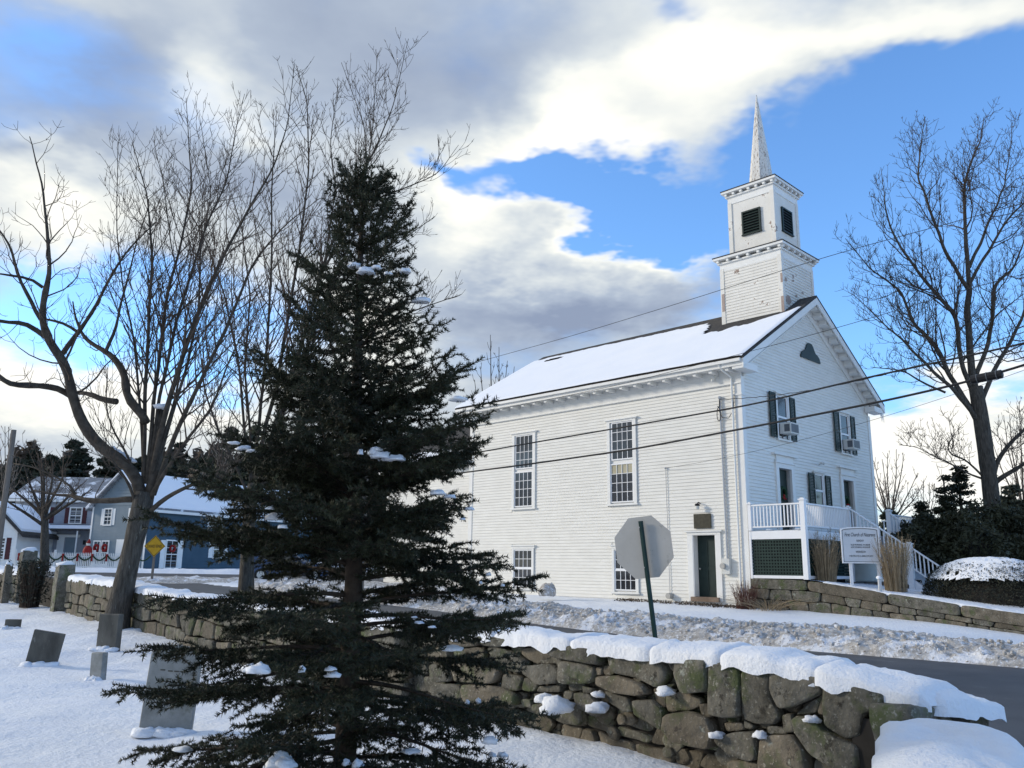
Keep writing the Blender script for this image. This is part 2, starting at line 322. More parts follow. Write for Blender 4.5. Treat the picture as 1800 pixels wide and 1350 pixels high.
strip('side_road', ts, wsr, lambda t, w: (lambda i: (PR[i,0], PR[i,1], ZR[i]-.008*abs(w+RW/2)))(next(kk)), 'asphalt')
tm = np.arange(-70, 70.1, 1.5); wm = np.linspace(MY0-.3, MY1+.3, 8); PM_ = np.array([(t, w) for t in tm for w in wm]); ZM = zgv(PM_); k2 = iter(range(10**7))
strip('main_street', tm, wm, lambda t, w: (lambda i: (PM_[i,0], PM_[i,1], ZM[i]+.012))(next(k2)), 'asphalt')
def bank(name, ts, ws, base, height, mat='dirtysnow', lum=1.0, sd=0., ls=1.0):
    P = np.array([base(t, w) for t in ts for w in ws]); Zb = zgv(P); V = []; i = 0
    for t in ts:
        for w in ws:
            x, y = P[i]; h = height(t, w)
            e = min(1, h/.15) if h > 0 else 0
            l = .10*nz(x*1.1*ls, y*1.1*ls, sd)+.13*abs(nz(x*2.7*ls, y*2.7*ls, sd+3))+.09*abs(nz(x*6*ls, y*6*ls, sd+7))+.045*abs(nz(x*13*ls, y*13*ls, sd+9))
            V.append((x+.05*nz(x*5, y*5, 30)*e, y+.05*nz(x*5, y*5, 40)*e, Zb[i]-.06+max(0, h)+lum*e*l)); i += 1
    I = np.arange(len(ts)*len(ws)).reshape(len(ts), len(ws)); Fc = np.stack([I[:-1,:-1], I[1:,:-1], I[1:,1:], I[:-1,1:]], -1).reshape(-1, 4)
    return add(name, np_mesh(name, V, Fc), mat, smooth=True, kind='structure')
def hchurch(t, w):
    q = min(1, max(0, (w+.1)/1.0)); f = 1-min(1, max(0, (w-2.2)/2.0))
    return .34*q**.6*f*(.8+.35*nz(t*.35, 3.3))
bank('plowed_snow_bank', np.arange(-9, 22, .055), np.concatenate([np.arange(-.15, 2.4, .065), np.arange(2.4, 4.5, .2)]), lambda t, w: rpt(t, w), hchurch)
bank('near_snow_bank', np.arange(-14, 1.5, .06), np.arange(-RW-1.3, -RW+.15, .07), lambda t, w: rpt(t, w), lambda t, w: .22*min(1, max(0, (-RW+.05-w)/.5))*min(1, max(0, (w+RW+1.3)/.4)), sd=50, lum=.8)
bank('main_street_snow_bank', np.arange(-45, 3, .2), np.arange(-.9, .95, .15), lambda t, w: (t, MY0-1+w), lambda t, w: .22*max(0, 1-abs(w)/.9), sd=80, lum=.8)
bank('far_street_snow_bank', np.arange(-50, 8, .2), np.arange(-.7, .75, .15), lambda t, w: (t, MY1+.6+w), lambda t, w: .32*max(0, 1-abs(w)/.7), mat='snow', sd=90, lum=.5)
# ------------------------------------------------------------------ the church
YAW = .7882; C0 = np.array([8.3735, 30.0693, .5708])
cu = np.array([-math.cos(YAW), math.sin(YAW), 0]); cvv = np.array([math.sin(YAW), math.cos(YAW), 0]); cz = np.array([0, 0, 1.])
CL, CW_, HF, HE, HR, OV, OVF = 14.68, 11.39, 7.74, 8.62, 12.40, .62, .50
SLP = (HR-HE)/(CW_/2+OV)
def cp(u, v, h): return C0+cu*u+cvv*v+cz*h
def cb(mb, u0, u1, v0, v1, h0, h1):   # box in church coordinates
    mb.hexa([cp(u0,v0,h0), cp(u0,v1,h0), cp(u1,v1,h0), cp(u1,v0,h0), cp(u0,v0,h1), cp(u0,v1,h1), cp(u1,v1,h1), cp(u1,v0,h1)]); return mb
ch = root('church', 'white clapboard church with a square steeple, peeling spire and snow on its roof', 'church', C0)
mb = MB(); HT = HF+.6
for a in ((.03,1.30,.03,.34,-.15,HT),(2.27,CL-.03,.03,.34,-.15,HT),(1.30,2.27,.03,.34,2.30,HT),(1.30,2.27,.03,.34,-.15,.0),(.43,CL-.03,.34,CW_-.03,-.15,HT)): cb(mb, *a)
side = add('side_wall', mb, 'trim', ch)
# front wall body incl. gable sits under the same box; gable prism
mb = MB(); gb = HF+.6; mb.prism([cp(.03, .03, gb-.3), cp(.03, CW_-.03, gb-.3), cp(.03, CW_-.03, HE+SLP*(OV)-.28), cp(.03, CW_/2, HR-.30), cp(.03, .03, HE+SLP*(OV)-.28)], cu*(CL-.06))
for a in ((.34,2.44),(3.43,8.02),(9.01,CW_-.03)): cb(mb, .03, .43, a[0], a[1], -.15, HT)
for a in ((2.44,3.43),(8.02,9.01)): cb(mb, .03, .43, a[0], a[1], -.15, 2.42); cb(mb, .03, .43, a[0], a[1], 4.88, HT)
front = add('front_wall', mb, 'trim', ch)
# clapboards, every course its own board (cut round the openings)
def boards(parent, h0, h1, exp, spanf, openings, put, name='clapboard'):
    h = h0
    while h < h1-.01:
        hh = min(h+exp, h1); a, b = spanf(h+exp*.5)
        if b-a > .15:
            cuts = [(a, b)]
            for (o0, o1, p0, p1) in openings:
                if p0 < hh-.01 and p1 > h+.01:
                    nc = []
                    for (x, y) in cuts:
                        if o1 <= x or o0 >= y: nc.append((x, y)); continue
                        if o0 > x: nc.append((x, o0))
                        if o1 < y: nc.append((o1, y))
                    cuts = nc
            for (x, y) in cuts:
                if y-x > .03: mb = MB(); put(mb, x, y, h, hh); add(name, mb, 'white', parent)
        h += exp
def put_side(mb, x, y, h, hh):   # wedge section: thick at its lower edge
    t0, t1 = .032+random.random()*.004, .008
    mb.hexa([cp(x,.03-t0,h-.012), cp(x,.03,h-.012), cp(y,.03,h-.012), cp(y,.03-t0,h-.012), cp(x,.03-t1,hh), cp(x,.03,hh), cp(y,.03,hh), cp(y,.03-t1,hh)])
def put_front(mb, x, y, h, hh):
    t0, t1 = .032+random.random()*.004, .008
    mb.hexa([cp(.03-t0,x,h-.012), cp(.03-t0,y,h-.012), cp(.03,y,h-.012), cp(.03,x,h-.012), cp(.03-t1,x,hh), cp(.03-t1,y,hh), cp(.03,y,hh), cp(.03,x,hh)])
S_OP = [(4.72,6.24,3.52,7.08),(10.34,11.80,3.60,7.10),(4.72,6.10,.10,2.02),(10.34,11.78,.12,2.04),(1.08,2.50,-.3,2.42)]
boards(side, -.06, HF-.02, .128, lambda h: (.27, CL-.22), S_OP, put_side)
F_OP = [(2.42,3.62,5.98,7.82),(8.0,9.20,5.98,7.86),(2.22,3.66,2.3,5.12),(7.78,9.24,2.3,5.12),(5.25,6.28,3.5,5.0)]
boards(front, -.06, HR-.8, .128, lambda h: (.24, CW_-.24) if h < HF+.5 else (max(.24, (h+.62-HE)/SLP-OV), min(CW_-.24, CW_-(h+.62-HE)/SLP+OV)), F_OP, put_front)
# corner boards, frieze, water table
for nm, a in (('corner_board', (-.02,.25,-.02,.03,-.1,HF)), ('corner_board', (-.02,.03,.03,.22,-.1,HF+.3)), ('corner_board', (CL-.22,CL+.02,-.02,.03,-.1,HF)), ('corner_board', (-.02,.03,CW_-.22,CW_+.02,-.1,HF+.3)),
              ('frieze', (-.035,CL+.03,-.035,.028,HF,HF+.62)), ('frieze_molding', (-.045,CL+.04,-.065,-.037,HF+.02,HF+.07)), ('frieze_molding', (.0,CL,-.05,-.037,HF+.30,HF+.315)),
              ('capital', (-.05,.30,-.05,-.022,HF-.42,HF-.36)), ('capital', (-.05,-.022,-.02,.26,HF-.42,HF-.36)), ('foundation', (.02,CL-.02,.06,CW_-.05,-.9,-.14))):
    add(nm, cb(MB(), *a), 'concrete' if nm == 'foundation' else 'trim', ch)
# roof
RT = .10
def roofpt(u, r, side_=0, lift=0.):   # r = 0 at eave .. 1 at ridge
    vv = -OV+(CW_/2+OV)*r; h = HE+SLP*(CW_/2+OV)*r+lift
    return cp(u, vv if side_ == 0 else CW_-vv, h)
rf = None
for sd in (0, 1):
    mb = MB(); p = [roofpt(-OVF, 0, sd), roofpt(CL+OVF, 0, sd), roofpt(CL+OVF, 1, sd), roofpt(-OVF, 1, sd)]; mb.prism(p, (0, 0, -RT)); add('roof', mb, 'shingle', ch)
# eave box, rakes, soffits
mb = MB(); cb(mb, -OVF+.03, CL+OVF-.03, -OV+.05, .02, HE-.30, HE-.24); add('soffit', mb, 'trim', ch)
mb = MB(); cb(mb, -OVF+.02, CL+OVF-.02, -OV+.02, -OV+.06, HE-.34, HE-.10); add('fascia', mb, 'trim', ch)
mb = MB(); cb(mb, -OVF+.1, CL+OVF-.1, -OV-.09, -OV+.015, HE-.20, HE-.09); add('gutter', mb, 'trim', ch)
for sd in (0, 1):
    mb = MB(); q = [roofpt(-OVF, 0, sd, -RT-.005), roofpt(-OVF, 1, sd, -RT-.005), roofpt(-OVF, 1, sd, -RT-.30), roofpt(-OVF, 0, sd, -RT-.30)]; mb.prism(q, cu*.05); add('rake_board', mb, 'trim', ch)
    mb = MB(); q = [roofpt(-OVF+.05, .0, sd, -RT-.12), roofpt(-OVF+.05, 1, sd, -RT-.12), roofpt(-OVF+.05, 1, sd, -RT-.15), roofpt(-OVF+.05, 0, sd, -RT-.15)]; mb.prism(q, cu*(OVF-.04)); add('rake_soffit', mb, 'trim', ch)
    mb = MB(); q = [roofpt(-.02, .08, sd, -RT-.16), roofpt(-.02, 1, sd, -RT-.16), roofpt(-.02, 1, sd, -RT-.66), roofpt(-.02, .11, sd, -RT-.66)]; mb.prism(q, cu*.045); add('rake_frieze', mb, 'trim', ch)
    mb = MB(); q = [roofpt(-.05, .11, sd, -RT-.62), roofpt(-.05, .93, sd, -RT-.62), roofpt(-.05, .925, sd, -RT-.67), roofpt(-.05, .11, sd, -RT-.67)]; mb.prism(q, cu*.03); add('rake_molding', mb, 'trim', ch)
    for k in range(13):      # brackets under the rake
        r = .10+.865*k/12; mb = MB(); q = [roofpt(-OVF+.10, r, sd, -RT-.155), roofpt(-OVF+.10, r+.024, sd, -RT-.155), roofpt(-OVF+.10, r+.024, sd, -RT-.34), roofpt(-OVF+.10, r, sd, -RT-.34)]
        mb.prism(q, cu*(OVF-.13)); add('bracket', mb, 'trim', ch)
    v0, v1 = (-OV+.05, .45) if sd == 0 else (CW_-.45, CW_+OV-.05)      # cornice return
    add('cornice_return', cb(MB(), -OVF+.04, .0, v0, v1, HE-.44, HE-.20), 'trim', ch)
bm = MB()
for k in range(22):
    u = .18+k*.695; mb = MB(); cb(mb, u, u+.13, -OV+.10, -.04, HE-.44, HE-.305); add('bracket', mb, 'trim', ch)
# snow lying on the street side of the roof
US, RS_ = 150, 70; V = []; keep = {}
for i in range(US+1):
    u = -OVF+.02+(CL+2*OVF-.04)*i/US
    for j in range(RS_+1):
        r = -.012+1.0*j/RS_; w = .03*nz(u*1.4, r*9)+.02*nz(u*4, r*20)
        lim = .918+w*.7-.035*max(0, min(1, (11-u)/6))
        if u < 4.6: lim = min(lim, .955-.34*max(0, min(1, (4.4-u)/1.1))+w*1.6+.05*nz(u*2.2, 7))
        if u < 1.3: lim = .62+.10*(1.3-u)+w*1.4
        edge = (lim-r)*6.5; a = min(1, max(0, edge/.25)); e0 = min(1, max(0, (r+.02)/.03)); e1 = min(1, max(0, (u+OVF)/.12))
        hole = .0 if (abs(u-13.3)/.55)**2+(abs(r-.80)/.022)**2 < 1 else 1
        th = .085*(a**.6)*(e0**.5)*(e1**.5)*hole+.012*nz(u*.8, r*5)
        keep[(i, j)] = a > 0 and hole > 0; V.append(roofpt(u, r, 0, .004+max(0, th)))
Fc = []
for i in range(US):
    for j in range(RS_):
        if keep[(i, j)] and keep[(i+1, j+1)] and keep[(i+1, j)] and keep[(i, j+1)]:
            a = i*(RS_+1)+j; Fc.append((a, a+1, a+RS_+2, a+RS_+1))
add('roof_snow', np_mesh('roof_snow', V, [f[::-1] for f in Fc]), 'roofsnow', ch, smooth=True)
# leaf litter in the gutter
pts = [cp(random.uniform(-.4, CL+.3), -OV-.04+random.uniform(-.05, .05), HE-.075+random.uniform(-.01, .03)) for _ in range(1500)]
add('gutter_leaves', leafmesh('gutter_leaves', pts, .035), 'brush', ch, kind='stuff')
# windows -------------------------------------------------------
def win(parent, P, sashes, cols, trimw, cap, blindtop=False, bottomcap=True, shades=None):
    """P(a,h,d): a along the wall, d outward. sashes = [(a0,a1,h0,h1,rows)]"""
    def bx(mb, a0, a1, h0, h1, d0, d1): return mb.hexa([P(a0,h0,d1), P(a1,h0,d1), P(a1,h0,d0), P(a0,h0,d0), P(a0,h1,d1), P(a1,h1,d1), P(a1,h1,d0), P(a0,h1,d0)])
    A0 = min(s[0] for s in sashes); A1 = max(s[1] for s in sashes); H0 = min(s[2] for s in sashes); H1 = max(s[3] for s in sashes)
    f = MB(); g_ = .05
    bx(f, A0-trimw, A0-g_, H0-.1, H1+.1, -.02, .05); bx(f, A1+g_, A1+trimw, H0-.1, H1+.1, -.02, .05)
    bx(f, A0-g_, A1+g_, H1+.05, H1+.1, -.02, .048); bx(f, A0-trimw-.05, A1+trimw+.05, H1+.1, H1+.1+cap, -.02, .06); bx(f, A0-trimw-.09, A1+trimw+.09, H1+.1+cap, H1+.14+cap, -.02, .11)
    bx(f, A0-trimw-.04, A1+trimw+.04, H0-.17, H0-.1, -.02, .09)
    w = add('window', f, 'trim', parent)
    for si, (a0, a1, h0, h1, rows) in enumerate(sashes):
        f = MB(); d0, d1 = (-.015, .02) if si else (-.02, .012); fr = .05
        bx(f, a0-g_, a0, h0-fr, h1+fr, d0, d1); bx(f, a1, a1+g_, h0-fr, h1+fr, d0, d1); bx(f, a0, a1, h1, h1+fr, d0, d1); bx(f, a0, a1, h0-fr, h0, d0, d1)
        m = .022
        for c in range(1, cols):
            x = a0+(a1-a0)*c/cols; bx(f, x-m/2, x+m/2, h0, h1, d0+.004, d1-.004)
        for r in range(1, rows):
            z = h0+(h1-h0)*r/rows; bx(f, a0, a1, z-m/2, z+m/2, d0+.006, d1-.006)
        add('sash', f, 'rail', w)
        for c in range(cols):
            for r in range(rows):
                xa = a0+(a1-a0)*c/cols; xb = a0+(a1-a0)*(c+1)/cols; za = h0+(h1-h0)*r/rows; zb = h0+(h1-h0)*(r+1)/rows
                mb = MB(); tl = random.uniform(-.003, .003); mb.quadpts(P(xa, za, -.010+tl), P(xb, za, -.010-tl), P(xb, zb, -.010-tl*.5), P(xa, zb, -.010+tl))
                add('pane', mb, 'blind' if (shades and shades(si, r, rows)) else 'glass', w)
    return w
def PS(a, h, d): return cp(a, -d, h)
def PF(a, h, d): return cp(-d, a, h)
win(ch, PS, [(4.96,5.98,5.44,6.90,4),(4.98,6.04,3.72,5.20,4)], 4, .20, .04, shades=lambda s, r, n: s == 1 and r == n-1)
win(ch, PS, [(10.52,11.55,5.48,6.92,4),(10.54,11.58,3.78,5.26,4)], 4, .20, .04)
win(ch, PS, [(4.93,5.90,1.08,1.76,2),(4.93,5.90,.28,.98,2)], 4, .16, .10)
win(ch, PS, [(10.54,11.56,1.10,1.80,2),(10.54,11.56,.30,1.0,2)], 4, .16, .10)
win(ch, PF, [(2.67,3.40,6.92,7.68,1),(2.67,3.40,6.12,6.84,1)], 1, .16, .0)
win(ch, PF, [(8.25,8.98,6.92,7.70,1),(8.25,8.98,6.14,6.84,1)], 1, .16, .0)
win(ch, PF, [(5.45,6.10,4.28,4.86,1),(5.45,6.10,3.60,4.2,1)], 1, .12, .0)
def louver_shutter(a0, a1, h0, h1):
    f = MB(); q = lambda x0, x1, z0, z1, d0, d1: f.hexa([PF(x0,z0,d1), PF(x1,z0,d1), PF(x1,z0,d0), PF(x0,z0,d0), PF(x0,z1,d1), PF(x1,z1,d1), PF(x1,z1,d0), PF(x0,z1,d0)])
    q(a0, a0+.06, h0, h1, .055, .10); q(a1-.06, a1, h0, h1, .055, .10)
    for z in (h0, (h0+h1)/2-.04, h1-.08): q(a0+.06, a1-.06, z, z+.08, .055, .098)
    n = int((h1-h0)/.06)
    for k in range(n): q(a0+.06, a1-.06, h0+(h1-h0)*k/n, h0+(h1-h0)*k/n+.045, .058, .078)
    add('shutter', f, 'green', ch)
for a0, a1, h0, h1 in ((1.95,2.42,6.02,7.76),(3.58,3.98,6.02,7.76),(7.50,7.98,6.05,7.76),(9.16,9.56,6.05,7.76),(4.80,5.28,3.62,4.90),(6.28,6.72,3.62,4.90)): louver_shutter(a0, a1, h0, h1)
# gable vent: a dark trefoil shape
mb = MB(); pts = []
for i in range(41):
    a = math.pi*i/40; x = 5.74-math.cos(a)*.88; q = (x-5.74)/.88
    pts.append((x, 9.66+.37*(1-min(1, abs(q))**4)**.5+.37*math.exp(-(q/.42)**4)))
mb.prism([PF(x, h, .05) for x, h in pts], -cu*.03*-1); add('gable_vent', mb, 'green', ch)
# side door
mb = MB(); cb(mb, 1.32, 2.24, .26, .32, .10, 2.30); dr = add('side_door', mb, 'green', ch)
for (a, b, c, d_) in ((1.42,1.74,.30,1.05),(1.82,2.14,.30,1.05),(1.42,1.74,1.2,2.1),(1.82,2.14,1.2,2.1)): add('door_panel', cb(MB(), a, b, .245, .259, c, d_), 'green', dr)
add('handle', MB().sphere(cp(2.15, .22, 1.1), .035), 'metal', dr)
mb = MB(); cb(mb, 2.27, 2.50, -.05, .02, -.05, 2.32); cb(mb, 1.08, 1.30, -.05, .02, -.05, 2.32); cb(mb, 1.08, 2.50, -.055, .02, 2.321, 2.42); cb(mb, 1.0, 2.58, -.12, .02, 2.421, 2.47); cb(mb, 2.24, 2.269, -.04, .33, .0, 2.32); cb(mb, 1.301, 1.32, -.04, .33, 0, 2.32); cb(mb, 1.301, 2.269, -.03, .33, 2.30, 2.319)
add('door_frame', mb, 'trim', ch)
add('door_sill', cb(MB(), 1.20, 2.36, -.14, .30, -.06, .10), 'concrete', ch)
# front doors
for a in (2.46, 8.04):
    mb = MB(); mb.hexa([PF(a,2.42,-.16), PF(a+.95,2.42,-.16), PF(a+.95,2.42,-.20), PF(a,2.42,-.20), PF(a,4.86,-.16), PF(a+.95,4.86,-.16), PF(a+.95,4.86,-.20), PF(a,4.86,-.20)])
    d_ = add('front_door', mb, 'green', ch)
    f = MB(); q = lambda x0, x1, z0, z1, d0, d1: f.hexa([PF(x0,z0,d1), PF(x1,z0,d1), PF(x1,z0,d0), PF(x0,z0,d0), PF(x0,z1,d1), PF(x1,z1,d1), PF(x1,z1,d0), PF(x0,z1,d0)])
    q(a-.24, a-.02, 2.42, 4.88, -.36, .06); q(a+.97, a+1.2, 2.42, 4.88, -.36, .06); q(a-.24, a+1.2, 4.881, 5.06, -.36, .058)
    q(a-.30, a+1.26, 5.061, 5.10, -.02, .10); q(a-.18, a+1.14, 5.101, 5.36, -.02, .05); q(a-.46, a+1.42, 5.361, 5.43, -.02, .15)
    add('door_frame', f, 'trim', ch)
    wr = MB(); P = [PF(a+.47+.22*math.cos(t), 3.95+.22*math.sin(t), -.10) for t in np.linspace(0, 2*math.pi, 17)]; wr.tube(P, .07, 6, cap=False)
    wo_ = add('wreath', wr, 'garland', d_); 
    mb = MB()
    for k in range(3): mb.sphere(PF(a+.47+random.uniform(-.09, .09), 3.82+random.uniform(-.08, .08), -.05), .06, 6, 4)
    add('bow', mb, 'red', d_)
# dark openings behind the front doors are closed by the doors; air conditioners
for a in (2.72, 8.32):
    mb = MB(); q = lambda x0, x1, z0, z1, d0, d1: mb.hexa([PF(x0,z0,d1), PF(x1,z0,d1), PF(x1,z0,d0), PF(x0,z0,d0), PF(x0,z1,d1), PF(x1,z1,d1), PF(x1,z1,d0), PF(x0,z1,d0)])
    q(a, a+.68, 6.20, 6.62, .03, .48); ac = add('air_conditioner', mb, 'acm', ch)
    mb = MB(); q(a+.05, a+.63, 6.25, 6.57, .481, .486); add('grille', mb, 'bumper', ac)
    mb = MB(); 
    for sx in (a-.006, a+.682): q(sx, sx+.004, 6.27, 6.55, .22, .44)
    add('vent', mb, 'bumper', ac)
    mb = MB(); q(a+.1, a+.14, 6.02, 6.19, .05, .09); q(a+.5, a+.54, 6.02, 6.19, .05, .09); add('bracket', mb, 'bumper', ac)
# wall fittings on the street side
mb = MB(); cb(mb, 1.45, 2.17, -.06, -.022, 2.55, 3.08); pq = add('plaque', mb, 'plaque', ch)
mb = MB(); mb.tube([cp(1.9, 0, 3.46), cp(1.9, -.12, 3.5), cp(1.9, -.2, 3.44)], .02); mb.sphere(cp(1.9, -.2, 3.40), (.10, .10, .06)); lm = add('wall_lamp', mb, 'black', ch)
mb = MB(); mb.tube([cp(1.9, -.2, 3.38), cp(1.9, -.2, 3.25)], .07, 8); add('lamp_glass', mb, 'acm', lm)
mb = MB(); mb.tube([cp(.87, -.05, 7.30), cp(.83, -.05, 1.45)], .038, 8); mb.sphere(cp(.87, -.06, 7.32), .07); add('conduit', mb, 'greypipe', ch)
mb = MB(); cb(mb, .70, 1.0, -.16, -.01, .92, 1.46); mt = add('meter_box', mb, 'acm', ch)
mb = MB(); mb.tube([cp(.93, -.16, 1.2), cp(.93, -.26, 1.2)], .10, 12); add('meter', mb, 'metal', mt)
mb = MB(); mb.tube([cp(.50, -OV-.03, HE-.2), cp(.42, -.5, HE-.42), cp(.33, -.09, HE-.62), cp(.32, -.08, .2)], .04, 8); add('downpipe', mb, 'trim', ch)
mb = MB(); mb.tube([cp(.9, -.04, HF+.42), cp(.98, -.14, HF+.40), cp(1.02, -.2, HF+.28)], .045, 7); mb.sphere(cp(1.04, -.2, HF+.24), .07, 8, 5); add('floodlight', mb, 'acm', ch)
mb = MB(); mb.tube([cp(3.37, -.035, 4.86), cp(3.33, -.035, .2)], .012, 5); mb.sphere(cp(3.37, -.05, 4.88), .045, 6, 4); add('cable', mb, 'greypipe', ch)
mb = MB(); mb.tube([cp(3.3, .0, .10), cp(3.3, -.22, .10)], .11, 10); add('exhaust_vent', mb, 'metal', ch)
mb = MB(); mb.tube([cp(-.06, 5.75, 5.28), cp(-.22, 5.75, 5.36)], .03, 6); mb.sphere(cp(-.24, 5.68, 5.34), .06); mb.sphere(cp(-.24, 5.84, 5.34), .06); add('floodlight', mb, 'acm', ch)
P = [cp(.85, -.07, 7.2)]+[cp(.85+.10*math.sin(t)*1.0+.10*(t/6), -.10, 7.0-.28*(1-math.cos(t))) for t in np.linspace(0, 6.2, 14)]
mb = MB(); mb.tube(P, .014, 5); P2 = [cp(.86+x, -.09, h) for x, h in ((0,7.25),(.02,6.8),(-.1,6.55),(-.35,6.5),(-.55,6.75),(-.6,7.1),(-.62,7.35))]; mb.tube(P2, .012, 5)
add('cable_loop', mb, 'black', ch)
for i in range(7): 
    mb = MB(); v = CW_+OV-.05-i*.05; l = random.uniform(.15, .5); mb.tube([cp(-OVF+.05+random.random()*.1, v, HE-.42), cp(-OVF+.05, v, HE-.42-l)], [.014, .003], 5); add('icicle', mb, 'ice', ch)
# steeple ------------------------------------------------------
SU, SV = .26+1.45, CW_/2
def sq(mb, w, h0, h1, w1=None, cu_=SU): 
    w1 = w1 or w; a, b = w/2, w1/2
    mb.hexa([cp(cu_-a,SV-a,h0), cp(cu_-a,SV+a,h0), cp(cu_+a,SV+a,h0), cp(cu_+a,SV-a,h0), cp(cu_-b,SV-b,h1), cp(cu_-b,SV+b,h1), cp(cu_+b,SV+b,h1), cp(cu_+b,SV-b,h1)]); return mb
st = add('steeple', sq(MB(), 2.84, 10.9, 14.25), 'peel', ch)
def sboards(w, h0, h1):
    a = w/2
    h = h0
    while h < h1:
        hh = min(h+.13, h1)
        mb = MB(); t = .03
        mb.hexa([cp(SU-a+.16,SV-a-t,h), cp(SU-a+.16,SV-a,h), cp(SU+a-.16,SV-a,h), cp(SU+a-.16,SV-a-t,h), cp(SU-a+.16,SV-a-.006,hh), cp(SU-a+.16,SV-a,hh), cp(SU+a-.16,SV-a,hh), cp(SU+a-.16,SV-a-.006,hh)])
        mb.hexa([cp(SU-a-t,SV-a+.16,h), cp(SU-a-t,SV+a-.16,h), cp(SU-a,SV+a-.16,h), cp(SU-a,SV-a+.16,h), cp(SU-a-.006,SV-a+.16,hh), cp(SU-a-.006,SV+a-.16,hh), cp(SU-a,SV+a-.16,hh), cp(SU-a,SV-a+.16,hh)])
        add('clapboard', mb, 'peel', st); h += .13
sboards(2.84, 10.9, 14.05); 
def corner_boards(w, h0, h1, mat='peel'):
    a = w/2
    for su, sv in ((-1,-1),(1,-1),(-1,1)):
        mb = MB(); u = SU+su*a; v = SV+sv*a
        cb(mb, min(u, u-su*.15)-(.04 if su < 0 else 0), max(u, u-su*.15)+(.04 if su > 0 else 0), min(v, v-sv*.15)-(.04 if sv < 0 else 0), max(v, v-sv*.15)+(.04 if sv > 0 else 0), h0, h1); add('corner_board', mb, mat, st)
corner_boards(2.84, 10.9, 14.05)
def cornice(w, o, ht):
    add('cornice', sq(MB(), w+.06, ht-.62, ht-.30), 'trim', st); add('cornice', sq(MB(), w+.22, ht-.30, ht-.24), 'trim', st)
    k = w/2+o; n = 7
    for i in range(n):
        x = -k+.22+(2*k-.44)*i/(n-1)
        add('bracket', cb(MB(), SU+x-.055, SU+x+.055, SV-k+.07, SV-w/2, ht-.235, ht-.125), 'trim', st); add('bracket', cb(MB(), SU-k+.07, SU-w/2, SV+x-.055, SV+x+.055, ht-.235, ht-.125), 'trim', st)
    add('cornice', sq(MB(), 2*k-.04, ht-.12, ht-.02), 'trim', st); add('cornice_roof', sq(MB(), 2*k, ht-.02, ht+.02), 'shingle', st)
cornice(2.84, .27, 14.56)
add('cornice_roof', sq(MB(), 3.3, 14.581, 14.70, 2.3), 'shingle', st)
add('belfry', sq(MB(), 2.16, 14.6, 17.3), 'peel', st)
corner_boards(2.16, 14.70, 17.2)
cornice(2.16, .26, 17.75)
add('cornice_roof', sq(MB(), 2.62, 17.771, 18.05, 1.2), 'shingle', st)
mb = MB(); P = []; n = 8; b = 0
for (h, r) in ((17.95,.60),(18.1,.56),(22.65,.02)):
    for i in range(n):
        a = 2*math.pi*(i+.5)/n; mb.v.append(tuple(cp(SU+r*math.cos(a), SV+r*math.sin(a), h)))
for k in range(2):
    for i in range(n): mb.f.append((k*n+i, k*n+(i+1) % n, (k+1)*n+(i+1) % n, (k+1)*n+i))
mb.f.append(tuple(range(2*n, 3*n))); add('spire', mb, 'spire', st)
def louver(P, a0, a1, h0, h1):
    def bx(mb, x0, x1, z0, z1, d0, d1, tilt=0.): return mb.hexa([P(x0,z0,d1), P(x1,z0,d1), P(x1,z0+tilt,d0), P(x0,z0+tilt,d0), P(x0,z1,d1), P(x1,z1,d1), P(x1,z1+tilt,d0), P(x0,z1+tilt,d0)])
    f = MB(); w = .07; bx(f, a0, a0+w, h0, h1, 0, .08); bx(f, a1-w, a1, h0, h1, 0, .08); bx(f, a0+w, a1-w, h1-w, h1, 0, .078); bx(f, a0-.03, a1+.03, h0-.05, h0, 0, .10)
    lo = add('louver', f, 'green', st); add('backing', bx(MB(), a0+w, a1-w, h0, h1-w, 0, .01), 'dark', lo) if False else None
    mb = bx(MB(), a0+w, a1-w, h0, h1-w, -.005, .006); add('backing', mb, 'dark', st)
    n = 8
    for k in range(n): add('slat', bx(MB(), a0+w, a1-w, h0+(h1-h0-w)*k/n, h0+(h1-h0-w)*k/n+.02, .008, .07, .07), 'green', st)
louver(lambda a, h, d: cp(a, SV-1.08-d, h), SU-.46, SU+.44, 15.5, 16.58)
louver(lambda a, h, d: cp(SU-1.08-d, a, h), SV-.47, SV+.45, 15.5, 16.6)
# bare wood patches where paint is gone
for (u0, u1, h0, h1) in ((.235,.36,11.4,12.2),(2.99,3.12,12.1,12.9),(.235,.33,12.8,13.2)): add('bare_patch', cb(MB(), u0, u1, SV-1.42-.046, SV-1.42-.041, h0, h1), 'barewood', st)
for (v0, v1, h0, h1) in ((.10,.7,11.9,12.35),(.18,.42,12.9,13.1),(1.0,1.3,12.4,12.55),(.9,1.05,13.2,13.4),(1.6,1.9,12.7,12.8)):
    q = MB(); n = 9; pts = [PF(SV-1.42+(v0+v1)/2+(v1-v0)/2*math.cos(t)*random.uniform(.6, 1.1), (h0+h1)/2+(h1-h0)/2*math.sin(t)*random.uniform(.6, 1.1), -(SU-1.42)+.034) for t in np.linspace(0, 2*math.pi, n, endpoint=False)]
    q.prism(pts, cu*.003); add('bare_patch', q, 'barewood', st)
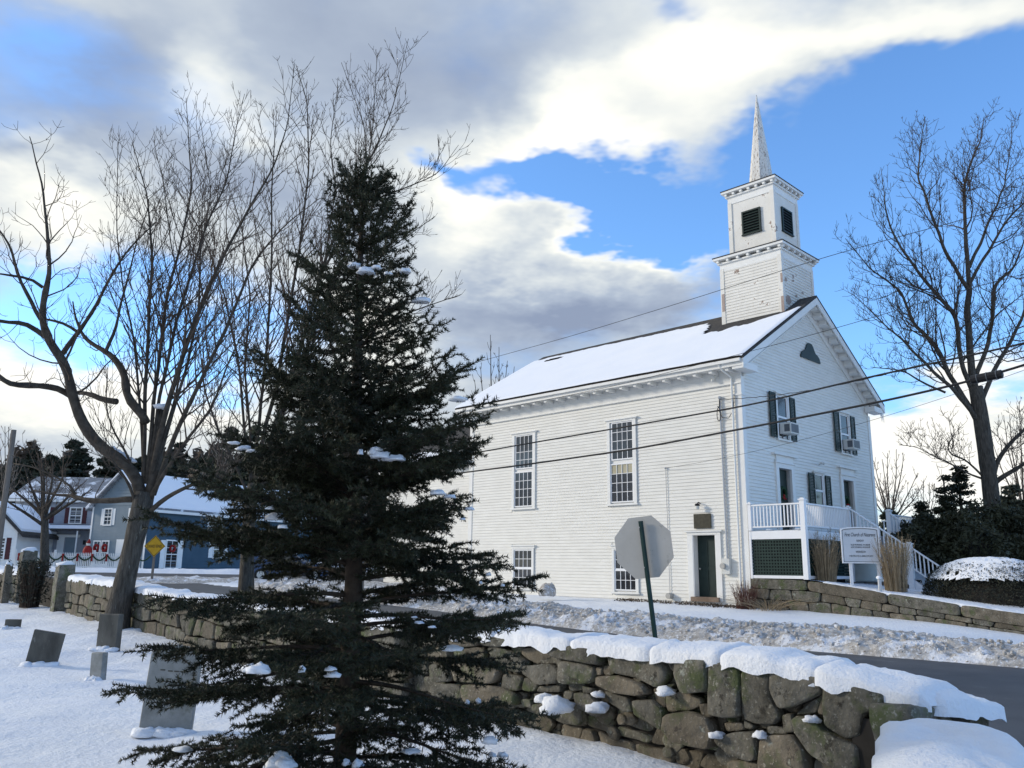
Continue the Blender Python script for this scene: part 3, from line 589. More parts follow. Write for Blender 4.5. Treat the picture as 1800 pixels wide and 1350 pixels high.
# rear wing
AH = 6.16
mb = MB(); cb(mb, CL+.04, CL+7, .35, 9, -.2, AH-.3); wg = add('rear_wing', mb, 'trim', ch)
boards(wg, -.06, AH-.75, .128, lambda h: (CL+.06, CL+7), [], lambda mb, x, y, h, hh: mb.hexa([cp(x,.32,h-.012), cp(x,.35,h-.012), cp(y,.35,h-.012), cp(y,.32,h-.012), cp(x,.342,hh), cp(x,.35,hh), cp(y,.35,hh), cp(y,.342,hh)]))
add('wing_frieze', cb(MB(), CL+.05, CL+7, .31, .348, AH-.74, AH-.2), 'trim', wg)
add('wing_soffit', cb(MB(), CL+.05, CL+7.3, -.1, .30, AH-.25, AH-.05), 'trim', wg)
for k in range(9): add('bracket', cb(MB(), CL+.5+k*.72, CL+.63+k*.72, -.02, .3, AH-.38, AH-.26), 'trim', wg)
mb = MB(); mb.prism([cp(CL+.05,-.2,AH), cp(CL+.05,4.7,AH+2.9), cp(CL+.05,9.5,AH), cp(CL+.05,9.5,AH-.08), cp(CL+.05,4.7,AH+2.8), cp(CL+.05,-.2,AH-.08)], cu*7.2); add('wing_roof', mb, 'shingle', wg)
mb = MB(); mb.prism([cp(CL+.06,-.15,AH+.005+.04), cp(CL+.06,1.2,AH+.84), cp(CL+.06,1.2,AH+.92), cp(CL+.06,-.1,AH+.13)], cu*7.1); add('wing_snow', mb, 'roofsnow', wg)
# ------------------------------------------------------------------ porch deck and stairs (attached to the front)
pd = root('porch_deck', 'white railed wooden porch and stairs in front of the two church doors', 'porch', cp(-1, 3, 0))
DK = 2.10; DH = 2.42; DE = 11.6; A_V, B_V = 3.55, 7.30
add('deck_floor', cb(MB(), -DK, -.03, .03, DE, DH-.16, DH), 'porchgrey', pd)
def post(u, v, h0, h1, s=.085, cap=True):
    mb = MB(); cb(mb, u-s, u+s, v-s, v+s, h0, h1); 
    if cap: cb(mb, u-s-.03, u+s+.03, v-s-.03, v+s+.03, h1, h1+.04); cb(mb, u-s+.02, u+s-.02, v-s+.02, v+s-.02, h1+.04, h1+.08)
    return add('post', mb, 'rail', pd)
def railing(p, q, h0a, h0b, hr=.90, n=None):
    """p,q=(u,v); floor heights at the ends"""
    p, q = np.array(p), np.array(q); Ln = np.linalg.norm(q-p); n = n or max(2, int(Ln/.135)); d = (q-p)/Ln; nn = np.array([-d[1], d[0]])*.03
    def bar(t0, t1, ha, hb, hw, hh):
        a = p+(q-p)*t0; b = p+(q-p)*t1; w = nn/.03*hw; mb = MB()
        mb.hexa([cp(*(a-w), ha), cp(*(b-w), hb), cp(*(b+w), hb), cp(*(a+w), ha), cp(*(a-w), ha+hh), cp(*(b-w), hb+hh), cp(*(b+w), hb+hh), cp(*(a+w), ha+hh)]); return mb
    add('handrail', bar(0, 1, h0a+hr-.05, h0b+hr-.05, .045, .05), 'rail', pd); add('bottom_rail', bar(0, 1, h0a+.10, h0b+.10, .03, .045), 'rail', pd)
    for i in range(n):
        t = (i+.7)/(n+.4); c = p+(q-p)*t; h = h0a+(h0b-h0a)*t; mb = MB(); cb(mb, c[0]-.018, c[0]+.018, c[1]-.018, c[1]+.018, h+.145, h+hr-.05); add('baluster', mb, 'rail', pd)
post(-.12, .0, DH, DH+.92, .06); post(-DK, 0, .78, DH+.98, .085)
railing((-.18, 0), (-DK+.085, 0), DH, DH, n=14); railing((-DK, .085), (-DK, A_V-.06), DH, DH, n=26)
post(-DK, A_V, .7, DH+.92, .06); post(-DK, B_V, .7, DH+1.0, .085)
railing((-DK, B_V+.08), (-DK, DE), DH, DH, n=26); post(-DK, DE, .7, DH+.95, .07); railing((-DK+.1, DE), (-.1, DE), DH, DH)
UE = -5.25; HB = .32; n = 12
for k in range(n):
    u0 = -DK+(UE+DK)*k/n; u1 = -DK+(UE+DK)*(k+1)/n; h = DH-(DH-HB)*(k+1)/(n+0.)
    add('tread', cb(MB(), u1-.03, u0, A_V, B_V, h-.04, h), 'porchgrey', pd); add('riser', cb(MB(), u0-.03, u0-.005, A_V+.01, B_V-.01, h, h+(DH-HB)/n-.041), 'porchgrey', pd)
for v in (A_V, B_V):
    um = -4.15; hm = DH+(HB-DH)*(um+DK)/(UE+DK)
    railing((-DK-.06, v), (um+.08, v), DH, hm, .92); post(um, v, .2, hm+.95, .085); railing((um-.09, v), (UE+.02, v), hm, HB+.02, .84); post(UE, v, -.1, HB+.8, .05)
    mb = MB(); mb.prism([cp(-DK, v, DH-.1), cp(UE, v, HB-.25), cp(UE, v, HB-.5), cp(-DK, v, DH-.5)], cvv*(.05 if v == A_V else -.05)); add('stringer', mb, 'rail', pd)
mb = MB(); cb(mb, -DK+.09, -.14, -.04, .02, DH-.30, DH-.02); cb(mb, -DK+.09, -.14, -.04, .02, .80, .90); cb(mb, -.14, -.06, -.05, .03, .78, DH-.02); add('skirt_frame', mb, 'rail', pd)
mb = MB(); cb(mb, -DK-.03, -DK+.03, .09, A_V, DH-.30, DH-.02); cb(mb, -DK-.03, -DK+.03, .09, A_V, .80, .90); cb(mb, -DK-.035, -DK+.035, 1.7, 1.8, .90, DH-.3); add('skirt_frame', mb, 'rail', pd); add('skirt_frame', cb(MB(), -DK-.03, -DK+.03, B_V, DE, DH-.30, DH-.02), 'rail', pd)
def lattice(P, a0, a1, h0, h1):
    fr = MB(); st_ = .105; w = .05
    bx = lambda x0, x1, z0, z1, d0, d1: fr.hexa([P(x0,z0,d0), P(x1,z0,d0), P(x1,z0,d1), P(x0,z0,d1), P(x0,z1,d0), P(x1,z1,d0), P(x1,z1,d1), P(x0,z1,d1)])
    x = a0
    while x < a1: bx(x, min(x+w, a1), h0, h1, 0, .008); x += st_
    z = h0
    while z < h1: bx(a0, a1, z, min(z+w, h1), -.010, -.001); z += st_
    add('lattice_panel', fr, 'lattice', pd)
lattice(lambda a, h, d: cp(a, -.0+d, h), -DK+.09, -.14, .90, DH-.30); lattice(lambda a, h, d: cp(-DK+d, a, h), .09, A_V, .90, DH-.30)
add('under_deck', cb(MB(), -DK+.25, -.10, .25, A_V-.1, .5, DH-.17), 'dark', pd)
add('fascia_board', cb(MB(), -DK-.02, -DK, .09, A_V, DH-.16, DH+.01), 'porchgrey', pd)
pts = [cp(random.uniform(-DK, -.1), 0, DH) for _ in range(2)]
for k in range(5): mb = MB(); mb.sphere(cp(-DK+.2+.35*k, -.02, DH+.02), (.14, .05, .025), 8, 4, .3); add('snow_patch', mb, 'snow', pd) if k in (0, 3) else None
# ------------------------------------------------------------------ stone walls
def chaikin(p, n=1, k=.22):
    for _ in range(n):
        q = []
        for i in range(len(p)):
            a, b = np.array(p[i]), np.array(p[(i+1) % len(p)]); q += [a*(1-k)+b*k, a*k+b*(1-k)]
        p = q
    return p
def stone(parent, poly, frame, depth, bulge, mat='granite', name='stone', face=0., seed=0.):
    """poly in wall-face coordinates (s,z); frame(s,z,d)->world, d outward"""
    P = chaikin([np.array(p, float) for p in poly], 1, .13); P = chaikin(P, 1, .25) if len(P) < 14 else P
    Q = []
    for i in range(len(P)):
        Q.append(P[i]);
    P = np.array(Q); c = P.mean(0); size = np.abs(P-c).max(); n = len(P); mb = MB()
    rings = [(-depth, .92), (-bulge*.7-.015, 1.0), (-bulge*.12, .965), (0, .90), (bulge*.06, .66), (bulge*.08, .34)]
    for d, k in rings:
        for p in P:
            q = c+(p-c)*k; w = frame(q[0], q[1], d); N = noise.noise_vector(Vector(w)*2.7+Vector((seed, 0, 0))); N2 = noise.noise_vector(Vector(w)*8)
            a = frame(q[0], q[1], d+face+bulge*(1.1*N.x+.45*N2.x)); b = c*0
            mb.v.append((a[0], a[1], a[2]+.014*N2.y))
    for r in range(len(rings)-1):
        for i in range(n):
            j = (i+1) % n; mb.f.append((r*n+i, r*n+j, (r+1)*n+j, (r+1)*n+i))
    mb.f.append(tuple((len(rings)-1)*n+i for i in range(n))); mb.f.append(tuple(n-1-i for i in range(n)))
    o = add(name, mb, mat, parent); 
    me = o.data; me.polygons.foreach_set('use_smooth', [True]*len(me.polygons)); return o
def gw(s, z, d): b = W0+WD*s+WN*d; return np.array([b[0], b[1], z])     # graveyard wall face
wn3 = np.array([WN[0], WN[1], 0])
def topz(s): return float(np.interp(s, [-2.2,-1.8,-1.0,-.3,.5,1.7,3.4,12.6,16.3,20.5,26,34], [.62,.76,.86,.90,.885,.895,.895,1.0,1.15,1.22,1.3,1.3]))
gwall = root('stone_wall', 'long dry stone graveyard wall of big mossy granite blocks under thick snow', 'stone wall', gw(0, 0, 0))
def s6(x, y): p = atplane(780+x*.28889, 1000+y*.28889, gw(0, 0, 0), wn3); return ((p[:2]-W0)@WD, p[2])
def s7(x, y): p = atplane(1250+x*.30556, 1000+y*.30556, gw(0, 0, 0), wn3); return ((p[:2]-W0)@WD, p[2])
ST6 = [[(640,385),(940,425),(948,590),(800,560),(690,545),(630,520)],[(955,420),(1310,495),(1348,660),(1290,728),(1230,700),(1130,662),(1010,640),(985,590)],[(1330,488),(1390,498),(1388,640),(1355,620),(1340,560)],
[(1397,498),(1480,493),(1608,550),(1600,752),(1480,758),(1440,748),(1400,650)],[(1615,550),(1795,590),(1792,912),(1690,905),(1608,890),(1603,700)],[(700,555),(850,575),(905,610),(902,680),(855,698),(740,708),(690,690)],
[(385,390),(500,372),(645,372),(630,462),(560,472),(400,448)],[(380,450),(460,455),(465,480),(430,525),(372,500)],[(445,483),(630,476),(640,530),(590,560),(550,588),(490,560),(442,520)],[(555,548),(650,532),(660,580),(565,592)],
[(655,535),(698,545),(690,608),(660,592)],[(480,590),(640,580),(690,620),(682,702),(560,705),(476,640)],[(250,480),(350,478),(490,560),(480,622),(420,632),(330,608)],[(205,360),(380,358),(395,440),(340,480),(240,468),(198,430)],
[(95,480),(222,478),(228,560),(128,552)],[(20,380),(190,375),(200,440),(180,475),(30,475)],[(915,652),(1000,648),(1200,700),(1242,770),(1160,778),(1000,748),(922,705)],[(942,590),(1012,588),(1018,642),(965,658),(938,622)],[(903,600),(940,600),(940,648),(903,648)],
[(1248,728),(1330,730),(1322,855),(1268,852)],[(1320,758),(1450,750),(1545,800),(1547,842),(1440,872),(1328,882)],[(1138,798),(1255,798),(1322,870),(1322,988),(1230,942),(1128,892)],[(1338,890),(1470,868),(1602,900),(1632,1000),(1618,1102),(1480,1078),(1385,1052),(1333,980)],
[(1535,828),(1582,828),(1612,890),(1600,908),(1548,892)],[(1115,665),(1190,680),(1150,698)],[(728,685),(822,700),(812,742),(738,747)],[(648,697),(690,700),(697,742),(653,747)],[(825,710),(892,730),(882,762),(828,757)],
[(955,740),(1100,780),(1132,882),(1050,865),(978,812)],[(760,750),(865,758),(955,885),(880,895),(795,850)],[(698,742),(757,752),(747,802),(698,802)],[(430,800),(490,800),(497,852),(438,842)],[(500,820),(640,820),(642,888),(560,893),(498,862)],
[(520,758),(690,768),(642,812),(558,817)],[(1320,705),(1378,705),(1342,738)],[(1380,700),(1442,715),(1432,748),(1388,737)],[(230,515),(300,560),(310,600),(235,585)],[(30,490),(100,492),(120,560),(40,560)],[(470,650),(560,712),(520,755),(440,740)],
[(-120,380),(10,380),(15,470),(-110,470)],[(-110,480),(20,485),(30,560),(-100,570)],[(40,570),(230,600),(330,620),(300,700),(60,690)],[(340,640),(470,655),(430,745),(320,735)],[(560,712),(690,712),(700,755),(540,755)],[(100,700),(300,710),(420,760),(430,840),(120,830)],[(-100,580),(30,575),(50,690),(-90,690)],[(-80,700),(90,700),(110,830),(-60,830)]]
ST7 = [[(172,558),(322,568),(332,760),(382,852),(330,907),(230,902),(163,862)],[(327,568),(500,548),(622,560),(642,640),(622,722),(460,802),(390,812),(338,700)],[(630,640),(760,608),(900,620),(1000,700),(1008,790),(880,832),(855,975),(770,978),(660,902),(632,780)],
[(450,852),(580,848),(640,932),(740,972),(850,1020),(862,1150),(700,1150),(560,1062),(478,950)],[(262,970),(460,943),(545,1072),(560,1190),(266,1190)],[(-2,978),(120,940),(242,940),(257,1100),(180,1112),(80,1082)],[(40,890),(150,890),(162,932),(60,947)],[(298,910),(380,910),(422,952),(308,962)],
[(385,845),(442,838),(472,942),(398,942)],[(458,847),(560,760),(622,738),(592,832)],[(598,730),(652,728),(642,852),(588,837)],[(160,868),(217,910),(212,932),(160,922)],[(780,975),(852,980),(852,1022),(798,1002)],[(565,1085),(700,1160),(700,1260),(560,1260)],[(60,1110),(255,1110),(258,1230),(60,1230)],[(868,870),(960,850),(975,960),(905,1000),(862,985)],[(868,1000),(960,985),(950,1200),(868,1200)]]
k = 0
for lst, fn in ((ST6, s6), (ST7, s7)):
    for pol in lst:
        p = [fn(*q) for q in pol]; A = abs(sum(p[i][0]*p[(i+1) % len(p)][1]-p[(i+1) % len(p)][0]*p[i][1] for i in range(len(p))))/2; big = A > .06
        p = [(a, min(b, topz(a)-.0)) for a, b in p]
        stone(gwall, p, gw, .30 if big else .16, .055 if big else .03, 'granite' if random.random() < .72 else 'granite2', face=random.uniform(-.02, .02) if big else random.uniform(-.07, -.03), seed=k); k += 1
# rubble seen in the gaps
for i in range(60):
    s = random.uniform(-1.7, 5.0); z = random.uniform(.0, topz(s)-.25); r = random.uniform(.05, .11); pol = [(s+r*1.3*math.cos(a)*random.uniform(.7, 1.1), z+r*math.sin(a)*random.uniform(.7, 1.1)) for a in np.linspace(0, 2*math.pi, 6, endpoint=False)]
    stone(gwall, pol, gw, .08, .02, 'granite' if i % 3 else 'granite2', face=-.10-random.random()*.05, seed=i*3)
def core(parent, frame, s0, s1, zt, zb, d0, d1, mat='core'):
    n = max(2, int((s1-s0)/.6)); mb = MB()
    for i in range(n):
        a, b = s0+(s1-s0)*i/n, s0+(s1-s0)*(i+1)/n
        mb.hexa([frame(a,zb(a),d0), frame(b,zb(b),d0), frame(b,zb(b),d1), frame(a,zb(a),d1), frame(a,zt(a),d0), frame(b,zt(b),d0), frame(b,zt(b),d1), frame(a,zt(a),d1)])
    return add('wall_core', mb, mat, parent, kind='stuff')
core(gwall, gw, -1.75, 34, lambda s: topz(s)-.10, lambda s: zg(*(W0+WD*s))-.3, -.20, -.62)
def courses(parent, frame, s0, s1, zt, zb, rows, lens, depth=.26, bulge=.035, mats=('granite', 'granite2'), capname='stone', skip=None, gap=.012, capl=None):
    """irregular courses; the top course longer slabs"""
    nb = len(rows); fr = np.cumsum([0]+list(rows)); fr = fr/fr[-1]
    ln = lambda s, k: zb(s)+(zt(s)-zb(s))*min(1, max(0, fr[k]+(.035*math.sin(s*1.9+k*2.3)+.02*math.sin(s*4.7+k) if 0 < k < nb else 0)))
    for r in range(nb):
        s = s0-random.random()*.2; top = r == nb-1; tilt = 0
        while s < s1:
            l = random.uniform(*(capl if top and capl else lens)); e = min(s+l, s1+.1); t2 = random.uniform(-.05, .05)
            if top and capl: t2 *= .3
            if skip and skip((s+e)/2, r): s = e; tilt = t2; continue
            j = lambda a: random.uniform(-a, a)
            if not top and random.random() < .22 and l > .35:   # two small stones one above the other
                zm = .5+j(.1)
                for (k0, k1) in ((0, zm), (zm, 1)):
                    f = lambda s_, kk: ln(s_, r)+(ln(s_, r+1)-ln(s_, r))*kk
                    stone(parent, [(s+gap+tilt, f(s, k0)+gap), (e-gap+t2, f(e, k0)+gap), (e-gap-t2, f(e, k1)-gap), (s+gap-tilt, f(s, k1)-gap)], frame, depth, bulge*.8, random.choice(mats), face=j(.025), seed=s)
            else:
                m_ = (s+e)/2+j(.1)
                stone(parent, [(s+gap+tilt, ln(s, r)+gap), (m_, ln(m_, r)+gap+j(.02)), (e-gap+t2, ln(e, r)+gap), (e-gap-t2, ln(e, r+1)-gap), (m_, ln(m_, r+1)-gap), (s+gap-tilt, ln(s, r+1)-gap)], frame, depth, bulge, random.choice(mats), face=j(.025), seed=s*1.3)
            s = e; tilt = t2
courses(gwall, lambda s, z, d: gw(s, z, d-.15), -1.7, 5.2, lambda s: topz(s)-.08, lambda s: zg(*(W0+WD*s))-.1, (1, .9, 1.1, 1), (.22, .5), depth=.15)
courses(gwall, gw, 4.6, 20.4, lambda s: topz(s), lambda s: zg(*(W0+WD*s))-.05, (1, .9, 1.1), (.28, .75), capl=(.9, 1.7))
# return of the wall towards the viewer (its top only shows)
RW0 = np.array([2.35, 5.55]); RWD = np.array([-.42, -.907]); RWN = np.array([-.907, .42])
def rwf(s, z, d): b = RW0+RWD*s+RWN*d; return np.array([b[0], b[1], z])
rt = lambda s: .66-.02*s
courses(gwall, rwf, -.30, 3.2, rt, lambda s: -.1, (1, 1), (.4, .8), capl=(.5, .9)); core(gwall, rwf, .0, 3.2, lambda s: rt(s)-.06, lambda s: -.2, -.24, -.62)
# end face of the wall towards the road corner
EP = gw(-1.72, 0, 0)[:2]; ED = -WN*1.0
def ewf(s, z, d): b = EP+ED*s-WD*d; return np.array([b[0], b[1], z])
courses(gwall, ewf, -.02, 1.0, lambda s: .76-.12*s, lambda s: -.1, (1, 1), (.35, .6), bulge=.04)
core(gwall, ewf, 0, .95, lambda s: .62-.12*s, lambda s: -.2, -.08, -.5)
# the snow lying on the wall
def snowcap(parent, frame, s0, s1, zt, d0, d1, th, seed, over=.035, round_=.10, name='snow_cap'):
    ns = max(8, int((s1-s0)/.045)); nd_ = 16; V = []; Fc = []
    wd = d1-d0
    for i in range(ns+1):
        s = s0+(s1-s0)*i/ns; es = min(1, min(s-s0, s1-s)/round_+.0); es = max(0, es); pf = (1-(1-es)**2)**.5
        nd0 = over*(.4+nz(s*3.1, seed)+.5*nz(s*9, seed+4)); nd1 = over*(.4+nz(s*2.7, seed+9))
        for j in range(nd_+1):
            a = math.pi*j/nd_; c = -math.cos(a)*.5+.5; up = abs(math.sin(a))**.42
            d = d0-nd0+(wd+nd0+nd1)*c; shrink = 1-(1-pf)*.25; dm = (d0+d1)/2; d = dm+(d-dm)*shrink
            t = (th*(1+.5*nz(s*1.7, d*2, seed))+.028*nz(s*5, d*5, seed)+.012*nz(s*14, d*14, seed))*pf
            z = zt(s)-.02+t*up-(.035 if j in (0, nd_) else 0)*(1+1.2*nz(s*7, seed+2))+.012*nz(s*9, d*9, seed)
            if j in (0, nd_): z -= .05*abs(nz(s*4, 3+seed))
            p = frame(s, z, -d); V.append(p)
        if i:
            b = (i-1)*(nd_+1)
            for j in range(nd_): Fc.append((b+j, b+j+1, b+nd_+2+j, b+nd_+1+j))
    return add(name, np_mesh(name, V, Fc), 'capsnow', parent, smooth=True)
segs = [(-1.76,-.92,.12),(-1.0,-.1,.13),(-.16,.62,.13),(.55,1.62,.12),(1.55,2.75,.12),(2.7,3.35,.12),(3.3,4.4,.12),(4.35,5.9,.11),(5.8,7.7,.11),(7.6,9.6,.11),(9.5,12.2,.1),(12.1,14.6,.1),(14.5,16.3,.12),(16.2,18.2,.12),(18.1,20.5,.12)]
for i, (a, b, t) in enumerate(segs): snowcap(gwall, gw, a, b, topz, -.01, .62, t*.88, i*5.3)
snowcap(gwall, ewf, .12, 1.16, lambda s: .76-.12*s, -.10, .62, .13, 77, round_=.2); snowcap(gwall, rwf, .0, 3.1, rt, -.02, .66, .13, 99, round_=.3)
for (x, y) in ((590,870),(1395,860)): pass
def lump(parent, p, r, name='snow_lump', mat='capsnow', seed=None):
    mb = MB(); seed = seed if seed is not None else random.random()*50; n, m = 12, 8
    for i in range(m+1):
        th = math.pi*i/m
        for j in range(n):
            ph = 2*math.pi*j/n; v = Vector((math.sin(th)*math.cos(ph), math.sin(th)*math.sin(ph), math.cos(th))); k = 1+.5*noise.noise(v*1.6+Vector((seed, 0, 0)))+.15*noise.noise(v*4+Vector((seed, 0, 0)))
            mb.v.append((p[0]+v.x*r[0]*k, p[1]+v.y*r[1]*k, p[2]+max(v.z, -.35)*r[2]*k))
    for i in range(m):
        for j in range(n): q = (j+1) % n; mb.f.append((i*n+j, (i+1)*n+j, (i+1)*n+q, i*n+q))
    return add(name, mb, mat, parent, smooth=True)
for (x, y, f, r) in ((1355,752,s6,.08),(1660,1015,s6,.06),(660,790,s6,.09),(740,840,s6,.16),(980,845,s6,.10),(940,770,s6,.06),(580,870,s7,.06),(285,960,s7,.06),(20,960,s7,.045)):
    s, z = f(x, y); lump(gwall, gw(s, z, .0 if r < .09 else .10), (r, r, r*.6))
# gateway at the far end
def prismpost(x, y, z0, z1, w, d, ang, label, grp=None, name='gate_post', mat='granite'):
    r = root(name, label, 'gate post', (x, y, z0), grp); mb = MB(); c, s_ = math.cos(ang), math.sin(ang); n = 5
    for k in range(n+1):
        z = z0-.2+(z1-z0+.2)*k/n; q = 1+random.uniform(-.03, .03); 
        for a, b in ((-1,-1),(1,-1),(1,1),(-1,1)):
            X_ = a*w/2*q*(.93 if k == n else 1); Y_ = b*d/2*q*(.93 if k == n else 1); mb.v.append((x+X_*c-Y_*s_, y+X_*s_+Y_*c, z+random.uniform(-.01, .01)))
    for k in range(n):
        for j in range(4): q = (j+1) % 4; mb.f.append((k*4+j, k*4+q, k*4+4+q, k*4+4+j))
    mb.f.append((n*4, n*4+1, n*4+2, n*4+3)); add('shaft', mb, mat, r); lump(r, (x, y, z1-.01), (w*.5, d*.5, .10), name='snow_cap'); return r
ga = math.atan2(WD[1], WD[0])
p = W0+WD*20.9; prismpost(p[0], p[1], zg(*p), 1.56, .42, .42, ga, 'short square granite post at the left end of the graveyard wall')
p = W0+WD*25.6; prismpost(p[0], p[1], zg(*p), 1.98, .46, .42, ga, 'tall square granite gate post with a rounded snow cap')
p = W0+WD*25.6+np.array([-.42, -.25]); prismpost(p[0], p[1], zg(*p), 1.55, .22, .2, ga, 'thin brown stone post touching the tall gate post', name='stone_post', mat='granite2')
gw2 = root('stone_wall', 'short piece of stone wall left of the tall gate post beside a dark shrub', 'stone wall', gw(28, .4, 0))
courses(gw2, gw, 26.1, 32.5, lambda s: 1.28, lambda s: .33, (1, .9, 1), (.35, .8), capl=(.8, 1.4)); core(gw2, gw, 26.1, 32.5, lambda s: 1.2, lambda s: .2, -.2, -.6)
snowcap(gw2, gw, 26.2, 29.0, lambda s: 1.28, -.01, .6, .12, 44); snowcap(gw2, gw, 29.1, 32.5, lambda s: 1.28, -.01, .6, .11, 46)
# retaining wall in front of the church terrace
RT_X = [2.2, .2, -2.3, -4.3, -6.0, -8.4, -12, -18]; RT_T = [.80, .80, .75, .47, .25, -.05, -.38, -.7]
def rtop(s): return float(np.interp(s, [-x for x in RT_X], RT_T))      # s = -u along the street
def rwl(s, z, d): return cp(-s, -d-.06, z)
rwall = root('retaining_wall', 'brown granite retaining wall sloping down to the right beside the church stairs', 'retaining wall', cp(-5, 0, -.3))
gzh = lambda s: zg(*cp(-s, -.4, 0)[:2])-C0[2]-.06
courses(rwall, rwl, .06, 18, lambda s: rtop(s)-.34, lambda s: gzh(s), (1, .85), (.45, 1.1), bulge=.02, mats=('granite2', 'granite'), gap=.008)
s = .06
while s < 18:
    l = random.uniform(1.7, 2.8); e = s+l; stone(rwall, [(s+.01, rtop(s)-.335), ((s+e)/2, rtop((s+e)/2)-.34), (e-.01, rtop(e)-.335), (e-.01, rtop(e)), ((s+e)/2, rtop((s+e)/2)), (s+.01, rtop(s))], rwl, .5, .018, 'granite2' if random.random() < .3 else 'granite', name='coping_stone', face=random.uniform(.0, .02)); s = e
core(rwall, rwl, .1, 18, lambda s: rtop(s)-.06, lambda s: gzh(s)-.3, -.1, -.55)
# snowy terrace behind it
V = []; us = np.arange(.0, 18.3, .3); vs = np.concatenate([np.arange(.10, 4, .25), np.arange(4, 40, 2.)])
for s in us:
    for v in vs:
        q = min(1, v/3.0); h = rtop(s)*(1-q*.4)+.30*q*.6+(.0 if v > 1 else 0)+.03*nz(s, v)+.015*nz(s*3, v*3)+.02*min(1, v/.3)
        if v > 12: h += .02*(v-12)
        V.append(cp(-s, v, h if s < 16 else h-.5*(s-16)))
I = np.arange(len(us)*len(vs)).reshape(len(us), len(vs)); Fc = np.stack([I[:-1,:-1], I[:-1,1:], I[1:,1:], I[1:,:-1]], -1).reshape(-1, 4)
add('church_terrace', np_mesh('church_terrace', V, Fc[:, ::-1]), 'snow', smooth=True, kind='structure')
snowcap(rwall, rwl, 2.6, 18, lambda s: rtop(s)-.0, .05, .6, .05, 12, over=.03)
# ------------------------------------------------------------------ gravestones
def gravestone(px, py, D, w, h, t, yaw, tilt, lean, label, mat='slatestone', rounded=0.):
    x, y, _ = at(px, py, D); z = zg(x, y); r = root('gravestone', label, 'gravestone', (x, y, z))
    pts = [(-w/2, -.15), (w/2, -.15), (w/2, h*(1-.0))] 
    if rounded: pts += [(w/2*math.cos(a), h+rounded*math.sin(a)) for a in np.linspace(.12, math.pi-.12, 12)]
    pts += [(-w/2, h)]
    R = Matrix.Rotation(yaw, 3, 'Z') @ Matrix.Rotation(lean, 3, 'Y') @ Matrix.Rotation(tilt, 3, 'X'); mb = MB(); n = len(pts)
    for (yy, sc_) in ((-t/2, .97), (-t/2+.012, 1), (t/2-.012, 1), (t/2, .97)):
        for a, b in pts:
            jj = .004*noise.noise(Vector((a*9, b*9, yy*9+px))); v = R @ Vector((a*sc_+jj, yy, b*(sc_ if b > 0 else 1)+jj)); mb.v.append((x+v.x, y+v.y, z+v.z))
    mb.f.append(tuple(range(n))); mb.f.append(tuple(range(4*n-1, 3*n-1, -1)))
    for k in range(3):
        for i in range(n): j = (i+1) % n; mb.f.append((k*n+j, k*n+i, (k+1)*n+i, (k+1)*n+j))
    add('slab', mb, mat, r)
    for k in (-1, 0, 1): v = R @ Vector((k*w*.36, -t*.75, 0)); lump(r, (x+v.x, y+v.y, z+.0), (w*.30, t*.9, .045+.02*random.random()), 'snow_drift')
    return r, R, (x, y, z)
gravestone(73, 1158, 13.4, .44, .50, .09, .15, .05, .17, 'leaning dark slate gravestone with a skewed top, nearest on the left')
gravestone(190, 1140, 15.2, .40, .60, .13, -.25, 0, .0, 'upright dark rectangular gravestone just behind the small pale marker')
gravestone(173, 1182, 12.2, .20, .36, .10, -.35, 0, -.03, 'small narrow pale marble marker standing in the snow', 'palestone')
gravestone(22, 1103, 19.5, .30, .20, .16, .3, 0, .02, 'low squat gravestone block at the far left edge of the snow')
for (x_, y_, r_) in ((73,1160,.22),(190,1143,.2),(173,1184,.12)): pass
g_, R_, o_ = gravestone(292, 1272, 8.6, .48, .70, .09, .12, -.06, .05, 'broad grey headstone with a curved top half hidden behind the spruce', 'palestone', .10)
for r in range(2):      # worn inscription lines cut into the face
    for c in range(random.randint(2, 4)):
        mb = MB(); a = -.12+c*.065+random.uniform(-.01,.01); z_ = .56-.08*r+random.uniform(-.006,.006); q = [R_ @ Vector((a, -.047, z_)), R_ @ Vector((a+.045, -.047, z_)), R_ @ Vector((a+.045, -.047, z_+.012)), R_ @ Vector((a, -.047, z_+.012))]
        mb.prism([(o_[0]+v.x, o_[1]+v.y, o_[2]+v.z) for v in q], (0, -.002, 0)); add('carving', mb, 'slatestone', g_)
# ------------------------------------------------------------------ back of the stop sign
SX, SY, _ = at(1131, 962, 10.85); SZ = zg(SX, SY)
ss = root('stop_sign', 'bare metal back of an octagonal stop sign on a leaning green post', 'road sign', (at(1160, 1160, 10.85)[0], 10.85, SZ))
top = at(1127, 916, 10.85); bot = at(1171, 1215, 10.85); bot[2] = min(bot[2], SZ-.2); ax = (top-bot)/np.linalg.norm(top-bot)
rt_ = np.cross(ax, [0, 1, 0]); rt_ /= np.linalg.norm(rt_); rt_ = rt_*math.cos(.55)+np.array([0, 1, 0])*math.sin(.55); nrm = np.cross(rt_, ax)  # faces roughly the viewer
if nrm[1] > 0: nrm = -nrm
cen = at(1131, 962, 10.87); R8 = .415; mb = MB()
pts = [cen+rt_*R8*math.cos(a)+ax*R8*math.sin(a) for a in np.arange(8)*math.pi/4+math.pi/8]
add('sign_plate', MB().prism(pts, -nrm*.004), 'metal', ss); add('sign_face', MB().prism([p-nrm*.005 for p in pts], -nrm*.002), 'stopred', ss)
pc = bot+nrm*.02; L_ = np.linalg.norm(top-bot); mb = MB(); w_ = .032
prof = [(-w_,.0),(-w_*.55,.0),(-w_*.45,.028),(w_*.45,.028),(w_*.55,0),(w_,0),(w_*.6,.034),(-w_*.6,.034)]
